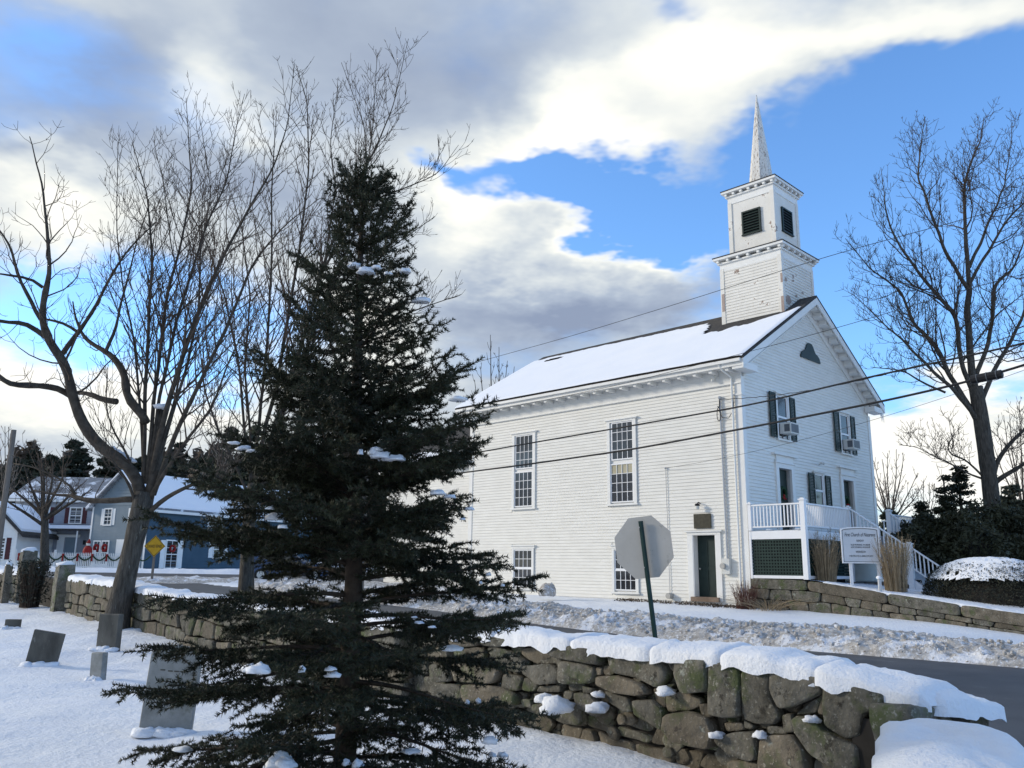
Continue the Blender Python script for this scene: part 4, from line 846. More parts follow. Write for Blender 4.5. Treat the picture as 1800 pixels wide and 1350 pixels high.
mb.prism([pc+rt_*a+nrm*b for a, b in [(-w_,0),(-w_*.5,.03),(w_*.5,.03),(w_,0),(w_*.4,.022),(-w_*.4,.022)]], ax*L_); add('post', mb, 'postgreen', ss)
for k in range(2): q = cen+ax*(.25-.5*k)-nrm*-.054; add('bolt', MB().tube([q-nrm*.0, q+nrm*.015], .012, 6), 'metal', ss)
# ------------------------------------------------------------------ church sign board
def text_mesh(name, body, size, o, ex, ez, en, mat, parent, shear=0., align='CENTER', width=None, depth=.003):
    cu_ = bpy.data.curves.new(name, 'FONT'); cu_.body = body; cu_.size = size; cu_.align_x = align; cu_.shear = shear; cu_.extrude = depth/2; cu_.resolution_u = 3
    t = bpy.data.objects.new(name, cu_); COL.objects.link(t); bpy.context.view_layer.update(); me = bpy.data.meshes.new_from_object(t.evaluated_get(bpy.context.evaluated_depsgraph_get())); bpy.data.objects.remove(t)
    n = len(me.vertices); co = np.empty(n*3, np.float32); me.vertices.foreach_get('co', co); co = co.reshape(-1, 3); sx = 1.
    if width: sx = width/(co[:, 0].max()-co[:, 0].min())
    P = np.array(o)+co[:, 0:1]*sx*np.array(ex)+co[:, 1:2]*np.array(ez)+co[:, 2:3]*np.array(en); me.vertices.foreach_set('co', P.astype(np.float32).ravel()); me.update()
    me.name = name; return add(name, me, mat, parent)
BD = 27.95
bl, br_ = at(1481, 990, BD), at(1549, 992, BD-.25); ex = br_-bl; ex[2] = 0; wB = np.linalg.norm(ex); ex /= wB; ez = np.array([0, 0, 1.]); en = np.cross(ex, ez)
zb_, zt_ = bl[2], at(1481, 930, BD)[2]; cb0 = (bl+br_)/2; cb0[2] = zb_; hB = zt_-zb_
sb = root('church_sign', 'white church notice board with an arched top between clumps of dry grass', 'sign', (cb0[0], cb0[1], zg(cb0[0], cb0[1])))
def S(a, b, d): return cb0+ex*a+ez*b+en*d
arch = [(wB/2*math.cos(math.pi*(1-k/14.)) , hB+.07*math.sin(math.pi*k/14.)) for k in range(15)]
pl = [(-wB/2, 0), (wB/2, 0)]+arch[::-1]
add('board', MB().prism([S(a, b, 0) for a, b in pl], -en*.05), 'signface', sb)
inner = [(a*.93, (b-hB/2)*.93+hB/2) for a, b in pl]; fr = MB()
for i in range(len(pl)):
    j = (i+1) % len(pl); fr.hexa([S(*pl[i], .001), S(*pl[j], .001), S(*inner[j], .001), S(*inner[i], .001), S(*pl[i], .03), S(*pl[j], .03), S(*inner[j], .03), S(*inner[i], .03)])
add('frame', fr, 'rail', sb); fr = MB(); i2 = [(a*.90, (b-hB/2)*.90+hB/2) for a, b in pl]; i1 = [(a*.925, (b-hB/2)*.925+hB/2) for a, b in pl]
for i in range(len(pl)):
    j = (i+1) % len(pl); fr.hexa([S(*i1[i], .001), S(*i1[j], .001), S(*i2[j], .001), S(*i2[i], .001), S(*i1[i], .006), S(*i1[j], .006), S(*i2[j], .006), S(*i2[i], .006)])
add('black_line', fr, 'ink', sb)
text_mesh('lettering', 'First Church of Nazarene', .17, S(0, hB*.785, .004), ex, ez, en, 'ink', sb, shear=.3, width=wB*.80)
for body, z_, w_ in (('SUNDAY', .63, .19), ('10:30 MORNING WORSHIP', .515, .50), ('6:30 EVENING WORSHIP', .445, .50), ('WEDNESDAY', .305, .26), ('7:00 PRAYER & BIBLE STUDY', .19, .62)):
    text_mesh('lettering', body, .095 if w_ < .3 else .075, S(0, hB*z_, .004), ex, ez, en, 'ink', sb, width=wB*w_)
for a in (-wB*.28, wB*.44): add('post', MB().hexa([S(a-.05,-1.4,-.10), S(a+.05,-1.4,-.10), S(a+.05,-1.4,-.052), S(a-.05,-1.4,-.052), S(a-.05,hB*.9,-.10), S(a+.05,hB*.9,-.10), S(a+.05,hB*.9,-.052), S(a-.05,hB*.9,-.052)]), 'rail', sb)
q = atplane(1547, 1037, cp(0, .1, 0), -cvv); mb = MB(); mb.tube([q-np.array([0,0,.5]), q+np.array([0, 0, .34])], .055, 8)
sp = root('bollard', 'short pale pipe post topped with snow on the retaining wall coping', 'post', q); add('pipe', mb, 'greypipe', sp); lump(sp, q+np.array([0, 0, .36]), (.08, .08, .06), 'snow_cap')
# ------------------------------------------------------------------ bare trees
def poly_len(P): return np.linalg.norm(np.diff(P, axis=0), axis=1).sum()
def resample(P, R, step):
    P = np.asarray(P, float); d = np.r_[0, np.cumsum(np.linalg.norm(np.diff(P, axis=0), axis=1))]; n = max(3, int(d[-1]/step)+1); t = np.linspace(0, d[-1], n)
    # smooth through a Catmull-like cubic
    Q = np.stack([np.interp(t, d, P[:, k]) for k in range(3)], 1)
    for _ in range(2): Q[1:-1] = .25*Q[:-2]+.5*Q[1:-1]+.25*Q[2:]
    return Q, np.interp(t, d, R)
class Twigs:
    def __init__(s): s.a = []; s.b = []; s.ra = []; s.rb = []
    def line(s, P, R):
        for i in range(len(P)-1): s.a.append(P[i]); s.b.append(P[i+1]); s.ra.append(R[i]); s.rb.append(R[i+1])
def grow(tw, P, R, depth, rng, sp, lenk, up=.5, start=.2, ang=(.6, 1.0), rmin=.004, jit=.12, droop=0., spread=1.):
    """side branches along P; opposite pairs, curving upward"""
    P = np.asarray(P); L_ = poly_len(P); d = np.r_[0, np.cumsum(np.linalg.norm(np.diff(P, axis=0), axis=1))]; s = L_*start+rng.random()*sp
    az0 = rng.random()*6.28
    while s < L_*.985:
        i = min(len(P)-2, int(np.searchsorted(d, s))-1); i = max(i, 0); f = (s-d[i])/(d[i+1]-d[i]+1e-9); p = P[i]+(P[i+1]-P[i])*f; r = R[i]+(R[i+1]-R[i])*f
        T = P[i+1]-P[i]; T = T/(np.linalg.norm(T)+1e-9); az0 += 1.57+rng.uniform(-.6, .6)
        for side_ in (0, math.pi):
            if rng.random() < .22: continue
            a = np.cross(T, [.3, .2, 1.]); a /= np.linalg.norm(a)+1e-9; b = np.cross(T, a); az_ = az0+side_
            out = a*math.cos(az_)+b*math.sin(az_)*spread; th = rng.uniform(*ang); D = T*math.cos(th)+out*math.sin(th)
            ln = lenk*(L_-s+(1.3 if depth >= 2 else .15))**.75*rng.uniform(.4, 1.15)+.06
            if depth >= 2: ln = min(ln, .7*L_)
            m = 4 if ln < .5 else 6; q = p.copy(); pts = [q]; rr = max(rmin, min(r*.55, ln*.014+.002)); 
            for k in range(m):
                D = D+np.array([0, 0, up*.28-droop])+np.array([rng.gauss(0, jit), rng.gauss(0, jit), rng.gauss(0, jit)]); D /= np.linalg.norm(D); q = q+D*ln/m; pts.append(q)
            rads = np.linspace(rr, rmin*.7, m+1); tw.line(pts, rads)
            if depth > 1 and ln > .4: grow(tw, np.array(pts), rads, depth-1, rng, sp*(1.0 if depth == 3 else 1.05), lenk*.8, up, .22, ang, rmin, jit, droop, spread)
        s += sp*rng.uniform(.7, 1.4)
def px2w(pts, D, drift=0., y0=None):
    out = []; n = len(pts)
    for i, q in enumerate(pts): out.append(at(q[0], q[1], D+drift*(i/(n-1 or 1))**1.3))
    return np.array(out)
def bare_tree(name, label, base_xy, trunk, limbs, D, mat='limb', trunkmat='bark', group=None, cat='tree', lf=.76, sp=.30, lenk=.33, depth=2, up=.5, rmin=.005, seed=1, stems=(), stem_up=.5, twigmat='twig'):
    rng = random.Random(seed); z = zg(*base_xy); r = root(name, label, cat, (base_xy[0], base_xy[1], z), group); tw = Twigs()
    def lm(pts, drift, nm, rough):
        P = px2w([(a, b) for a, b, _ in pts], D, drift); sc = np.linalg.norm(P-EYE, axis=1)/FPX; R = np.array([c for _, _, c in pts])*sc*(.80 if nm == 't' else lf if nm == 'l' else .62)
        Q, RR = resample(P, R, .22 if rough else .35)
        if rough:
            for i in range(1, len(Q)-1):
                N = noise.noise_vector(Vector(Q[i])*1.3); Q[i] += np.array(N)*.05*rough
        return Q, RR
    for pts, drift in trunk:
        Q, RR = lm(pts, drift, 't', 0); RR = RR*np.array([1+.10*nz(i*.7, seed) for i in range(len(RR))]); add('trunk', MB().tube(Q, RR, 14), trunkmat, r, smooth=True)
    for pts, drift in limbs:
        Q, RR = lm(pts, drift, 'l', 1); RR = np.maximum(RR*np.array([1+.14*nz(i*.9, seed+3) for i in range(len(RR))]), rmin); add('limb', MB().tube(Q, RR, 8), mat, r, smooth=True)
        grow(tw, Q, RR, depth, rng, sp*1.15, lenk*.9, up, .25, (.6, 1.2), rmin, .2)
    for pts, drift in stems:
        Q, RR = lm(pts, drift, 's', .25); RR = np.maximum(RR, rmin); add('limb', MB().tube(Q, RR, 6), mat, r, smooth=True)
        grow(tw, Q, RR, depth, rng, sp, lenk, stem_up, .18, (.5, .85), rmin, .10)
    add('twigs', segmesh('twigs', tw.a, tw.b, tw.ra, tw.rb), twigmat, r, kind='stuff'); return r
T1D = 18.3
b1 = at(203, 1098, T1D)
bare_tree('bare_tree', 'large leafless tree with thick leaning trunk and gnarled limbs, left of the spruce', (b1[0], b1[1]),
 [([(200,1112,30),(207,1080,23),(222,1010,19.5),(236,950,18.5),(248,900,19.5),(255,865,19)], 0)],
 [([(250,880,14),(246,850,13),(228,822,12),(187,790,12),(155,768,12),(140,735,11),(127,678,10),(115,638,9),(98,612,9),(82,594,8),(73,568,7),(75,533,6.5),(77,505,6.5),(88,488,4.5),(86,431,3.6),(81,383,2.6),(72,320,1.8),(52,240,.8)], -1.5),
  ([(132,700,7),(118,690,7),(100,678,6.5),(73,676,6),(45,680,6),(22,678,5.5),(5,668,4.5),(-15,650,3)], -2.0),
  ([(80,592,5.5),(62,574,5),(41,564,4.5),(22,566,4),(2,574,3.5),(-20,560,2)], -1.),
  ([(72,562,4.5),(60,540,4),(45,513,3.6),(33,484,3.2),(28,450,2.6),(14,420,2),(-8,395,1.2)], -1.2),
  ([(75,505,3.5),(60,488,3),(40,484,2.6),(15,484,2.2),(-20,480,1.5)], -1.),
  ([(110,622,5.5),(125,600,5),(140,588,4.6),(155,565,4),(172,530,3.2),(190,490,2.6),(225,440,1.8),(275,390,1.0)], .5),
  ([(140,586,3.4),(120,572,2.8),(90,560,2.4),(65,555,1.6)], 0),
  ([(257,742,9),(244,722,9),(225,708,9),(220,690,8.5),(222,665,8),(212,640,7),(195,624,6),(180,619,5),(160,606,4.2),(145,590,3.4),(134,564,2.4),(128,530,1.4)], 1.),
  ([(185,620,4),(196,590,3.4),(205,568,3),(214,530,2.4),(224,490,2),(238,440,1.4),(262,350,.8)], .8),
  ([(205,706,6.5),(190,706,6),(175,698,5.5),(160,689,5),(137,690,4)], .5),
  ([(262,870,12),(272,835,11),(280,790,11),(284,750,11),(284,722,10.5)], .3),
  ([(236,878,6.5),(215,880,6),(180,884,5.5),(150,880,5),(128,868,4),(110,870,2.5),(60,862,1.2)], 1.),
  ([(132,868,3),(120,850,2.4),(95,838,1.8),(60,822,1.4),(25,815,.9)], .5)], T1D, seed=5, sp=.31, lenk=.47, rmin=.0054, depth=3,
 stems=[([(252,840,6),(254,760,5.5),(255,690,5),(262,560,4.2),(268,450,3.4),(258,339,2),(232,250,.9)], 1.),
  ([(258,850,6),(266,760,5.6),(272,690,5),(296,507,4),(318,430,3),(337,330,2.2),(332,257,1.4),(327,172,.7)], 1.5),
  ([(262,860,8),(280,770,7.4),(300,695,7),(337,579,5.6),(385,464,4.4),(443,358,3.2),(481,295,2.4),(505,225,1.5),(518,110,.7)], -1.),
  ([(270,870,7),(305,770,6.4),(343,690,5.6),(399,575,4.4),(445,460,3.2),(500,395,2),(560,350,.9)], -2.),
  ([(262,850,5.5),(280,700,4.6),(313,555,3.8),(366,387,2.8),(399,320,2),(412,240,1.2),(430,165,.6)], 2.),
  ([(268,850,5),(300,740,4.4),(330,640,3.8),(350,540,3),(352,440,2.2),(372,340,1.4),(350,200,.6)], 2.4),
  ([(254,850,4.4),(245,700,3.4),(236,600,2.8),(215,500,2),(205,400,1.4),(207,250,.6)], 1.6),
  ([(262,880,7.5),(278,850,6.5),(300,815,5.5),(330,770,4.4),(372,720,3.4),(400,640,2.4),(440,560,1.4),(480,520,.7)], -2.5),
  ([(258,905,7),(285,880,6),(320,860,4.8),(360,842,3.6),(400,815,2.6),(450,800,1.6)], -1.5),
  ([(262,860,4.5),(290,760,3.8),(310,700,3.2),(330,560,2.4),(300,430,1.8),(285,300,1.),(270,260,.6)], .8),
  ([(246,860,4),(225,800,3.2),(200,760,2.4),(185,720,1.5),(190,640,.8)], -1),
  ([(240,890,4.5),(228,850,3.6),(205,820,2.6),(190,800,1.6),(180,740,.8)], -2)])
# snow lying along the big lower limb
t1 = bpy.data.objects['bare_tree']; Q = px2w([(196,797),(212,806),(226,816),(236,822)], T1D, 0)
for a in range(3):
    for f in (0, .5): q = Q[a]*(1-f)+Q[a+1]*f; lump(t1, q+np.array([0, -.02, .10]), (.12, .09, .05), 'snow_patch')
lump(t1, at(284, 716, T1D), (.15, .15, .07), 'snow_patch')
T2D = 26.0; b2 = at(433, 1045, T2D)
bare_tree('bare_tree', 'tall leafless tree behind the spruce, its fan of straight stems reaching highest in the sky', (b2[0], b2[1]),
 [([(432,1052,18),(434,1000,14),(436,940,13),(440,880,13),(446,850,12)], 0)],
 [], T2D, seed=9, sp=.38, lenk=.47, rmin=.0078, depth=3,
 stems=[([(446,860,7),(468,740,6),(485,690,5.6),(508,545,4.6),(526,440,3.6),(543,300,2.4),(540,180,1.4),(520,113,.7)], 1),
  ([(448,860,8),(480,760,7),(520,640,6),(572,455,4.6),(626,330,3.2),(665,250,2.2),(690,190,1.4),(718,68,.6)], -1),
  ([(560,490,4),(600,420,3.6),(655,352,2.6),(700,335,2),(768,308,1.2),(806,255,.6)], -1),
  ([(440,870,6),(455,750,5),(470,600,4),(478,450,3),(477,339,2.2),(486,194,.9)], 2),
  ([(450,870,7),(510,780,6),(560,690,5),(620,600,3.6),(690,560,2.6),(745,540,1.8),(812,517,.8)], -1.5),
  ([(444,870,5),(430,760,4.2),(420,640,3.4),(395,520,2.4),(360,420,1.5),(310,330,.7)], 1.5),
  ([(450,870,6),(500,720,5),(560,560,4),(610,440,2.8),(650,340,2),(640,220,1.2),(600,110,.6)], 2),
  ([(448,870,5.5),(490,740,4.6),(540,620,3.6),(600,520,2.6),(680,440,1.8),(765,380,.8)], 1),
  ([(440,880,5),(415,820,4),(385,760,3.2),(360,690,2.4),(350,600,1.4),(330,520,.7)], 0),
  ([(442,870,4.5),(440,760,3.8),(430,650,3.2),(440,520,2.4),(425,400,1.6),(400,320,.8)], 2.5),
  ([(600,400,2.6),(640,330,2),(655,230,1.4),(663,93,.6)], 1),
  ([(572,455,2.6),(590,330,2),(580,250,1.4),(594,150,.6)], 0),
  ([(690,560,1.6),(720,540,1.2),(740,480,.7)], 0)])
R_D = 34.0; b3 = at(1750, 985, R_D)
bare_tree('bare_tree', 'tall leafless oak at the right edge behind the rounded snowy hedge', (b3[0], b3[1]),
 [([(1756,1000,24),(1748,925,16),(1740,850,14),(1731,780,14),(1722,720,13.5),(1715,680,12)], 0)],
 [([(1715,690,11),(1708,640,9.5),(1703,590,8.5),(1700,540,8),(1704,508,7.5)], 0),
  ([(1704,512,6.5),(1700,451,5.5),(1696,394,4.6),(1694,333,3.4),(1706,284,2.4),(1725,244,1.5),(1730,205,.7)], 0),
  ([(1704,512,6),(1682,478,5),(1662,445,4.4),(1639,378,3.4),(1613,313,2.4),(1618,256,1.5),(1626,205,.7)], -2),
  ([(1712,690,7),(1690,640,6.2),(1680,557,5.6),(1650,520,5),(1631,500,4.4),(1605,465,3.6),(1582,435,3),(1558,378,2),(1550,305,.8)], -1),
  ([(1728,760,7.5),(1700,710,7),(1665,650,6.4),(1640,600,6),(1607,573,4.6),(1595,540,3.6),(1582,508,2.8),(1533,476,1.8),(1486,419,.8)], 1),
  ([(1725,745,6.5),(1700,715,6),(1672,679,5.2),(1640,655,4.4),(1600,610,3.2),(1560,575,2),(1497,516,.8)], -2),
  ([(1662,690,3.4),(1620,672,2.6),(1585,650,1.8),(1530,645,.8)], 1),
  ([(1704,470,4.6),(1722,430,3.8),(1737,394,3),(1765,330,2),(1775,270,1.2),(1780,215,.6)], 1),
  ([(1716,660,6.5),(1735,610,5.6),(1745,557,4.8),(1747,500,4.2),(1765,485,3.6),(1785,470,2.6),(1800,420,1.6),(1812,360,.8)], -1),
  ([(1720,720,7),(1742,665,6),(1765,620,5),(1785,585,4.2),(1812,520,3),(1840,450,1.6)], 1),
  ([(1704,500,4.6),(1735,445,3.6),(1768,390,2.6),(1800,355,1.8),(1850,290,.8)], 0),
  ([(1745,842,8),(1753,815,6.5),(1765,790,5.4),(1785,770,4.4),(1815,740,3)], 0),
  ([(1748,850,7),(1768,835,6),(1790,822,5),(1815,805,4),(1850,790,2)], -1),
  ([(1728,838,3),(1712,822,2.6),(1690,804,2.2),(1672,800,2),(1664,785,1.6),(1678,762,.9)], -1),
  ([(1735,845,3),(1700,832,2.4),(1665,812,2),(1636,800,1.6),(1610,785,1),(1580,782,.5)], -1),
  ([(1690,640,3),(1715,600,2.2),(1740,570,1.4)], 1)], R_D, seed=21, mat='bark', lf=.58, sp=.27, lenk=.66, rmin=.0090, up=.75, depth=3)
# smaller, farther bare trees
def simple_tree(label, px, pyb, pyt, D, seed, spreadpx, n=7, name='bare_tree', group=None, rb=3., twigmat='twig', sp=.5, lenk=.55, depth=2, rmin=None, cat='tree', low=.25):
    rng = random.Random(seed); stems = []; H = pyb-pyt
    for i in range(n):
        a = (i+.5)/n*2-1+rng.uniform(-.1, .1); tx = px+a*spreadpx; ty = pyt+H*.35*abs(a)**1.5+rng.uniform(-.04, .06)*H; y0 = pyb-H*rng.uniform(low*.6, low)
        stems.append(([(px, y0, rb*.7), (px+a*spreadpx*.30, y0-(y0-ty)*.3, rb*.55), (px+a*spreadpx*.7+rng.uniform(-4, 4), y0-(y0-ty)*.65, rb*.35), (tx, ty, rb*.12)], rng.uniform(-2, 2)))
    b = at(px, pyb, D)
    return bare_tree(name, label, (b[0], b[1]), [([(px, pyb+4, rb*1.2), (px+1, pyb-H*low*.7, rb), (px, pyb-H*low*1.05, rb*.85)], 0)], [], D, seed=seed, stems=stems, sp=sp, lenk=lenk, depth=depth, rmin=rmin or D*.00032, twigmat=twigmat, group=group, cat=cat)
simple_tree('bare many-stemmed tree in front of the grey house with maroon shutters', 78, 1000, 800, 46, 31, 90, n=9, rb=7, sp=.45, low=.5)
simple_tree('bare tree top showing above the far end of the church roof', 868, 1000, 588, 62, 33, 62, n=8, rb=6, sp=.9, lenk=.4)
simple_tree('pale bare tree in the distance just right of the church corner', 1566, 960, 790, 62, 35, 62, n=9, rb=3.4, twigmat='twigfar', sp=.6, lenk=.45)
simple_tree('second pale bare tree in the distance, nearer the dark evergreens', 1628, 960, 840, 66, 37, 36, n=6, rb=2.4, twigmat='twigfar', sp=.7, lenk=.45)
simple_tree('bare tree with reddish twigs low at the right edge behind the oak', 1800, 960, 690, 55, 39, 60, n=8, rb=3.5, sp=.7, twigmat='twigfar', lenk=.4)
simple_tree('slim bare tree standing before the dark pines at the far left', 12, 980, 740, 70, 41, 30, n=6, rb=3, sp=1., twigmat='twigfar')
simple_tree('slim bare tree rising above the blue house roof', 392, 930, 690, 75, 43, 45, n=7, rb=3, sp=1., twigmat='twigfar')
simple_tree('bare spreading tree beside the blue house behind the spruce', 520, 960, 800, 60, 45, 50, n=7, rb=4, sp=.7)
# ------------------------------------------------------------------ the spruce
def spruce():
    D = 5.85; b = at(613, 1420, D); x0, y0 = b[0]-.04, b[1]; z0 = zg(x0, y0); H = 4.52-z0
    r = root('spruce', 'dark green spruce tree in the foreground, clumps of snow on its boughs', 'tree', (x0, y0, z0))
    rng = np.random.RandomState(4); rr = random.Random(4)
    add('trunk', MB().tube([(x0, y0, z0-.1), (x0, y0, z0+1.4), (x0-.055, y0, z0+3), (x0-.085, y0, z0+H)], [.078, .06, .034, .008], 10), 'sprucewood', r, smooth=True)
    A = []; B = []; RA = []; RB = []; NA = []; NB = []; NL = []; tips = []
    def seg(p, q, ra, rb): A.append(p); B.append(q); RA.append(ra); RB.append(rb)
    def shoot(p, d, ln, dens=1.):
        d = d/np.linalg.norm(d); q = p+d*ln+np.array([0, 0, .012*ln]); seg(p, q, .0035, .002); NA.append(p); NB.append(q); NL.append(dens)
    def bough(z, azm, L_, elev, droop, lift, seed, f_=0.):
        out = np.array([math.cos(azm), math.sin(azm), 0.]); side = np.array([-out[1], out[0], 0.]); n = max(4, int(L_/.088)); p = np.array([x0-.085*(z-z0)/H, y0, z]); pts = [p]
        for i in range(n):
            t = i/n; e = elev-droop*math.sin(min(1, t*1.3)*math.pi*.5)+lift*max(0, t-.45)*1.9; d = out*math.cos(e)+np.array([0, 0, math.sin(e)])+side*rr.gauss(0, .05); d /= np.linalg.norm(d); p = p+d*L_/n; pts.append(p)
        for i in range(n): seg(pts[i], pts[i+1], .013*L_*(1-i/n)+.0035, .013*L_*(1-(i+1)/n)+.003)
        for i in range(1, n+1):
            t = i/n; bare = (.46 if f_ < .30 else .30) if L_ > .7 else .10
            T = pts[i]-pts[i-1]; T /= np.linalg.norm(T); S_ = np.cross(T, [0, 0, 1.]); S_ /= np.linalg.norm(S_); N = np.cross(S_, T)
            rem = L_*(1-t)
            if t > bare*.6: NA.append(pts[i-1]); NB.append(pts[i]); NL.append(1.)
            for sd in (-1, 1):
                if t < bare and rr.random() < .6: continue
                l2 = min(.52, .13+.50*rem*rr.uniform(.6, 1.1))*(1 if t > bare else .6)
                if t > .85: l2 = rr.uniform(.09, .15)
                d = T*rr.uniform(.55, .8)+S_*sd+N*rr.uniform(-.6, .22); d /= np.linalg.norm(d); m = max(1, int(l2/.07)); q = pts[i].copy(); prev = q
                for k in range(m):
                    d2 = d+np.array([0, 0, .06])*k/m+T*.06*k; d2 /= np.linalg.norm(d2); prev = q; q = q+d2*l2/m; tt = (k+1)/m
                    seg(prev, q, .0045*(1-tt*.6), .004*(1-tt*.6))
                    if tt > .25 or t > .6: NA.append(prev); NB.append(q); NL.append(1.)
                    if k < m-1 or m == 1:
                        for s2 in (-1, 1):
                            if rr.random() < .12 or (tt < .3 and t < .55 and rr.random() < .6): continue
                            sdv = np.cross(d2, N); sdv /= np.linalg.norm(sdv)+1e-9
                            shoot(q, d2*.75+sdv*s2*.8+np.array([0, 0, rr.uniform(-.35, .15)]), rr.uniform(.10, .20)*(1-.3*tt))
            for _h in range(2 if t > bare and f_ < .7 and rr.random() < .6 else 0):  # shoots hanging below
                shoot(pts[i], T*.4+S_*rr.uniform(-.6, .6)-np.array([0, 0, .8]), rr.uniform(.07, .15))
        shoot(pts[-1], pts[-1]-pts[-2], .11); tips.append((pts, L_))
    z = z0+.30; k = 0
    while z < z0+H-.22:
        f = (z-z0)/H; L0 = (1.30+.10*min(1, f/.4))*(1-f)**.74+.03; nb = 7 if f < .6 else 5
        if f > .85: nb = 4
        for i in range(nb):
            a = k*1.3+i*2*math.pi/nb+rr.uniform(-.3, .3); L_ = L0*rr.uniform(.62, 1.22); 
            L_ *= 1-(.07*math.cos(a) if f < .45 else -.10*math.cos(a)); elev = .85*f**1.1+.0+rr.uniform(-.12, .12)+(.15 if f > .8 else 0); bough(z+rr.uniform(-.08, .08), a, L_, elev, .38*(1-f), .42*(.4+f), k, f)
        # small inner shoots on the trunk between whorls
        for i in range(5): a = rr.uniform(0, 6.28); shoot(np.array([x0-.085*(z-z0)/H, y0, z+rr.uniform(.03, .15)]), np.array([math.cos(a), math.sin(a), .3]), rr.uniform(.12, .25)*(1-.3*f))
        z += (.20 if f < .3 else .165 if f < .6 else .24)*rr.uniform(.85, 1.15); k += 1
    shoot(np.array([x0-.08, y0, z0+H-.30]), np.array([0, 0, 1.]), .34, 1.4)
    for a in range(5): shoot(np.array([x0-.08, y0, z0+H-.20]), np.array([math.cos(a*1.26), math.sin(a*1.26), 1.0]), .17, 1.2)
    add('branches', segmesh('branches', A, B, RA, RB, 3), 'sprucewood', r, kind='stuff')
    NA, NB = np.array(NA), np.array(NB); ln = np.linalg.norm(NB-NA, axis=1); cnt = np.maximum(3, (ln*480*np.array(NL)).astype(int)); idx = np.repeat(np.arange(len(NA)), cnt)
    t = rng.rand(len(idx)); P = NA[idx]+(NB-NA)[idx]*t[:, None]; T = (NB-NA)[idx]/ln[idx][:, None]; Q = rng.normal(size=P.shape); O = np.cross(T, Q); O /= np.linalg.norm(O, axis=1, keepdims=True)
    Dn = T*(.55+.25*rng.rand(len(idx)))[:, None]+O; Dn[:, 2] += .18; Dn /= np.linalg.norm(Dn, axis=1, keepdims=True); nl = (.029*(.75+.5*rng.rand(len(idx))))[:, None]; Wd = np.cross(Dn, Q); Wd /= np.linalg.norm(Wd, axis=1, keepdims=True)
    V = np.empty((len(idx), 3, 3)); V[:, 0] = P-Wd*.0034; V[:, 1] = P+Wd*.0034; V[:, 2] = P+Dn*nl
    print('spruce needles', len(idx), 'segs', len(A))
    add('needles', np_mesh('needles', V.reshape(-1, 3), np.arange(len(idx)*3).reshape(-1, 3)), 'needle', r, kind='stuff')
    return r, NB
spr, NBP = spruce()
_d = NBP-EYE; _z = _d@cF; NPX = 900+FPX*(_d@cR)/_z; NPY = 675-FPX*(_d@cU)/_z
def on_bough(px, py):      # the bough point nearest to that line of sight, near side preferred
    c = np.hypot(NPX-px, NPY-py)+45*np.maximum(0, _z-(_z.min()+.9)); return NBP[int(np.argmin(c))]
for (px, py, D, a, b_) in ((648,472,5.55,.10,.06),(738,534,5.6,.10,.045),(668,800,4.95,.11,.05),(688,804,4.9,.10,.045),(658,794,4.95,.05,.06),(418,791,5.3,.08,.035),(484,914,5.0,.09,.055),(446,1192,4.75,.10,.055),(432,1196,4.72,.06,.05),(462,1176,4.8,.04,.04),(582,1182,4.7,.07,.035),
  (532,1182,4.75,.03,.04),(324,1302,4.7,.10,.03),(485,1342,4.5,.13,.07),(628,1330,4.5,.05,.05),(716,1330,4.6,.09,.03),(805,1150,5.2,.11,.04),(780,855,5.3,.08,.035),(830,902,5.6,.05,.03),(860,1012,5.5,.03,.03),(838,1230,5.1,.03,.04),(806,712,5.5,.09,.03),(745,1090,5.0,.05,.02),(700,478,5.6,.06,.04),(856,1322,4.9,.07,.05)):
    
    for k in range(4):
        q = on_bough(px+random.gauss(0, 9 if k else 1), py+random.gauss(0, 4 if k else 1)); f_ = .62 if k == 0 else random.uniform(.28, .5)
        lump(spr, q+np.array([0, 0, b_*.15]), (a*f_, a*f_*random.uniform(.6, 1.1), b_*f_*.95), 'snow_clump')
# ------------------------------------------------------------------ overhead cables
LP0 = np.array([9.4, 15.5, 0]); LNv = np.array([RN[0], RN[1], 0])
def cab(name, label, pts, r, plane=(LP0, LNv), mat='black', grp=None, sway=0., cat='cable'):
    P = np.array([atplane(a, b, *plane) for a, b in pts]); d = np.r_[0, np.cumsum(np.linalg.norm(np.diff(P, axis=0), axis=1))]; t = np.linspace(0, d[-1], 60)
    Q = np.stack([np.interp(t, d, P[:, k]) for k in range(3)], 1)
    for _ in range(6): Q[1:-1] = .25*Q[:-2]+.5*Q[1:-1]+.25*Q[2:]
    if sway: Q[:, 2] += sway*np.sin(np.arange(60)*2.1)
    return solo(name, MB().tube(Q, r, 6), mat, label, cat, grp, origin=Q[-1])
cab('utility_cable', 'thick upper black cable crossing in front of the church', [(1900,578),(1800,605),(1650,636),(1500,669),(1330,710),(1112,748),(937,778),(750,811),(640,833)], .020)
lo = cab('utility_cable', 'thick lower black cable crossing the church, carrying the splice case at right', [(1900,610),(1800,641),(1765,655),(1700,672),(1550,706),(1330,749),(1112,790),(937,815),(750,839),(640,852)], .024)
cab('utility_cable', 'thin dark cable strung just above the splice case at the right edge', [(1900,592),(1800,617),(1700,637),(1640,640)], .010)
a, b = atplane(1706, 668, LP0, LNv), atplane(1763, 657, LP0, LNv); q = (b-a); mb = MB(); mb.tube([a, a+q*.03, a+q*.97, b], [.05, .085, .085, .05], 10)
cs_ = root('splice_case', 'black cylindrical splice case hanging on the lower cable', 'cable box', a); add('case', mb, 'black', cs_)
for f in (.2, .5, .8): add('clamp', MB().tube([a+q*f, a+q*(f+.03)], .093, 10), 'bumper', cs_)
FPl = (cp(0, -6, 0), -cvv)
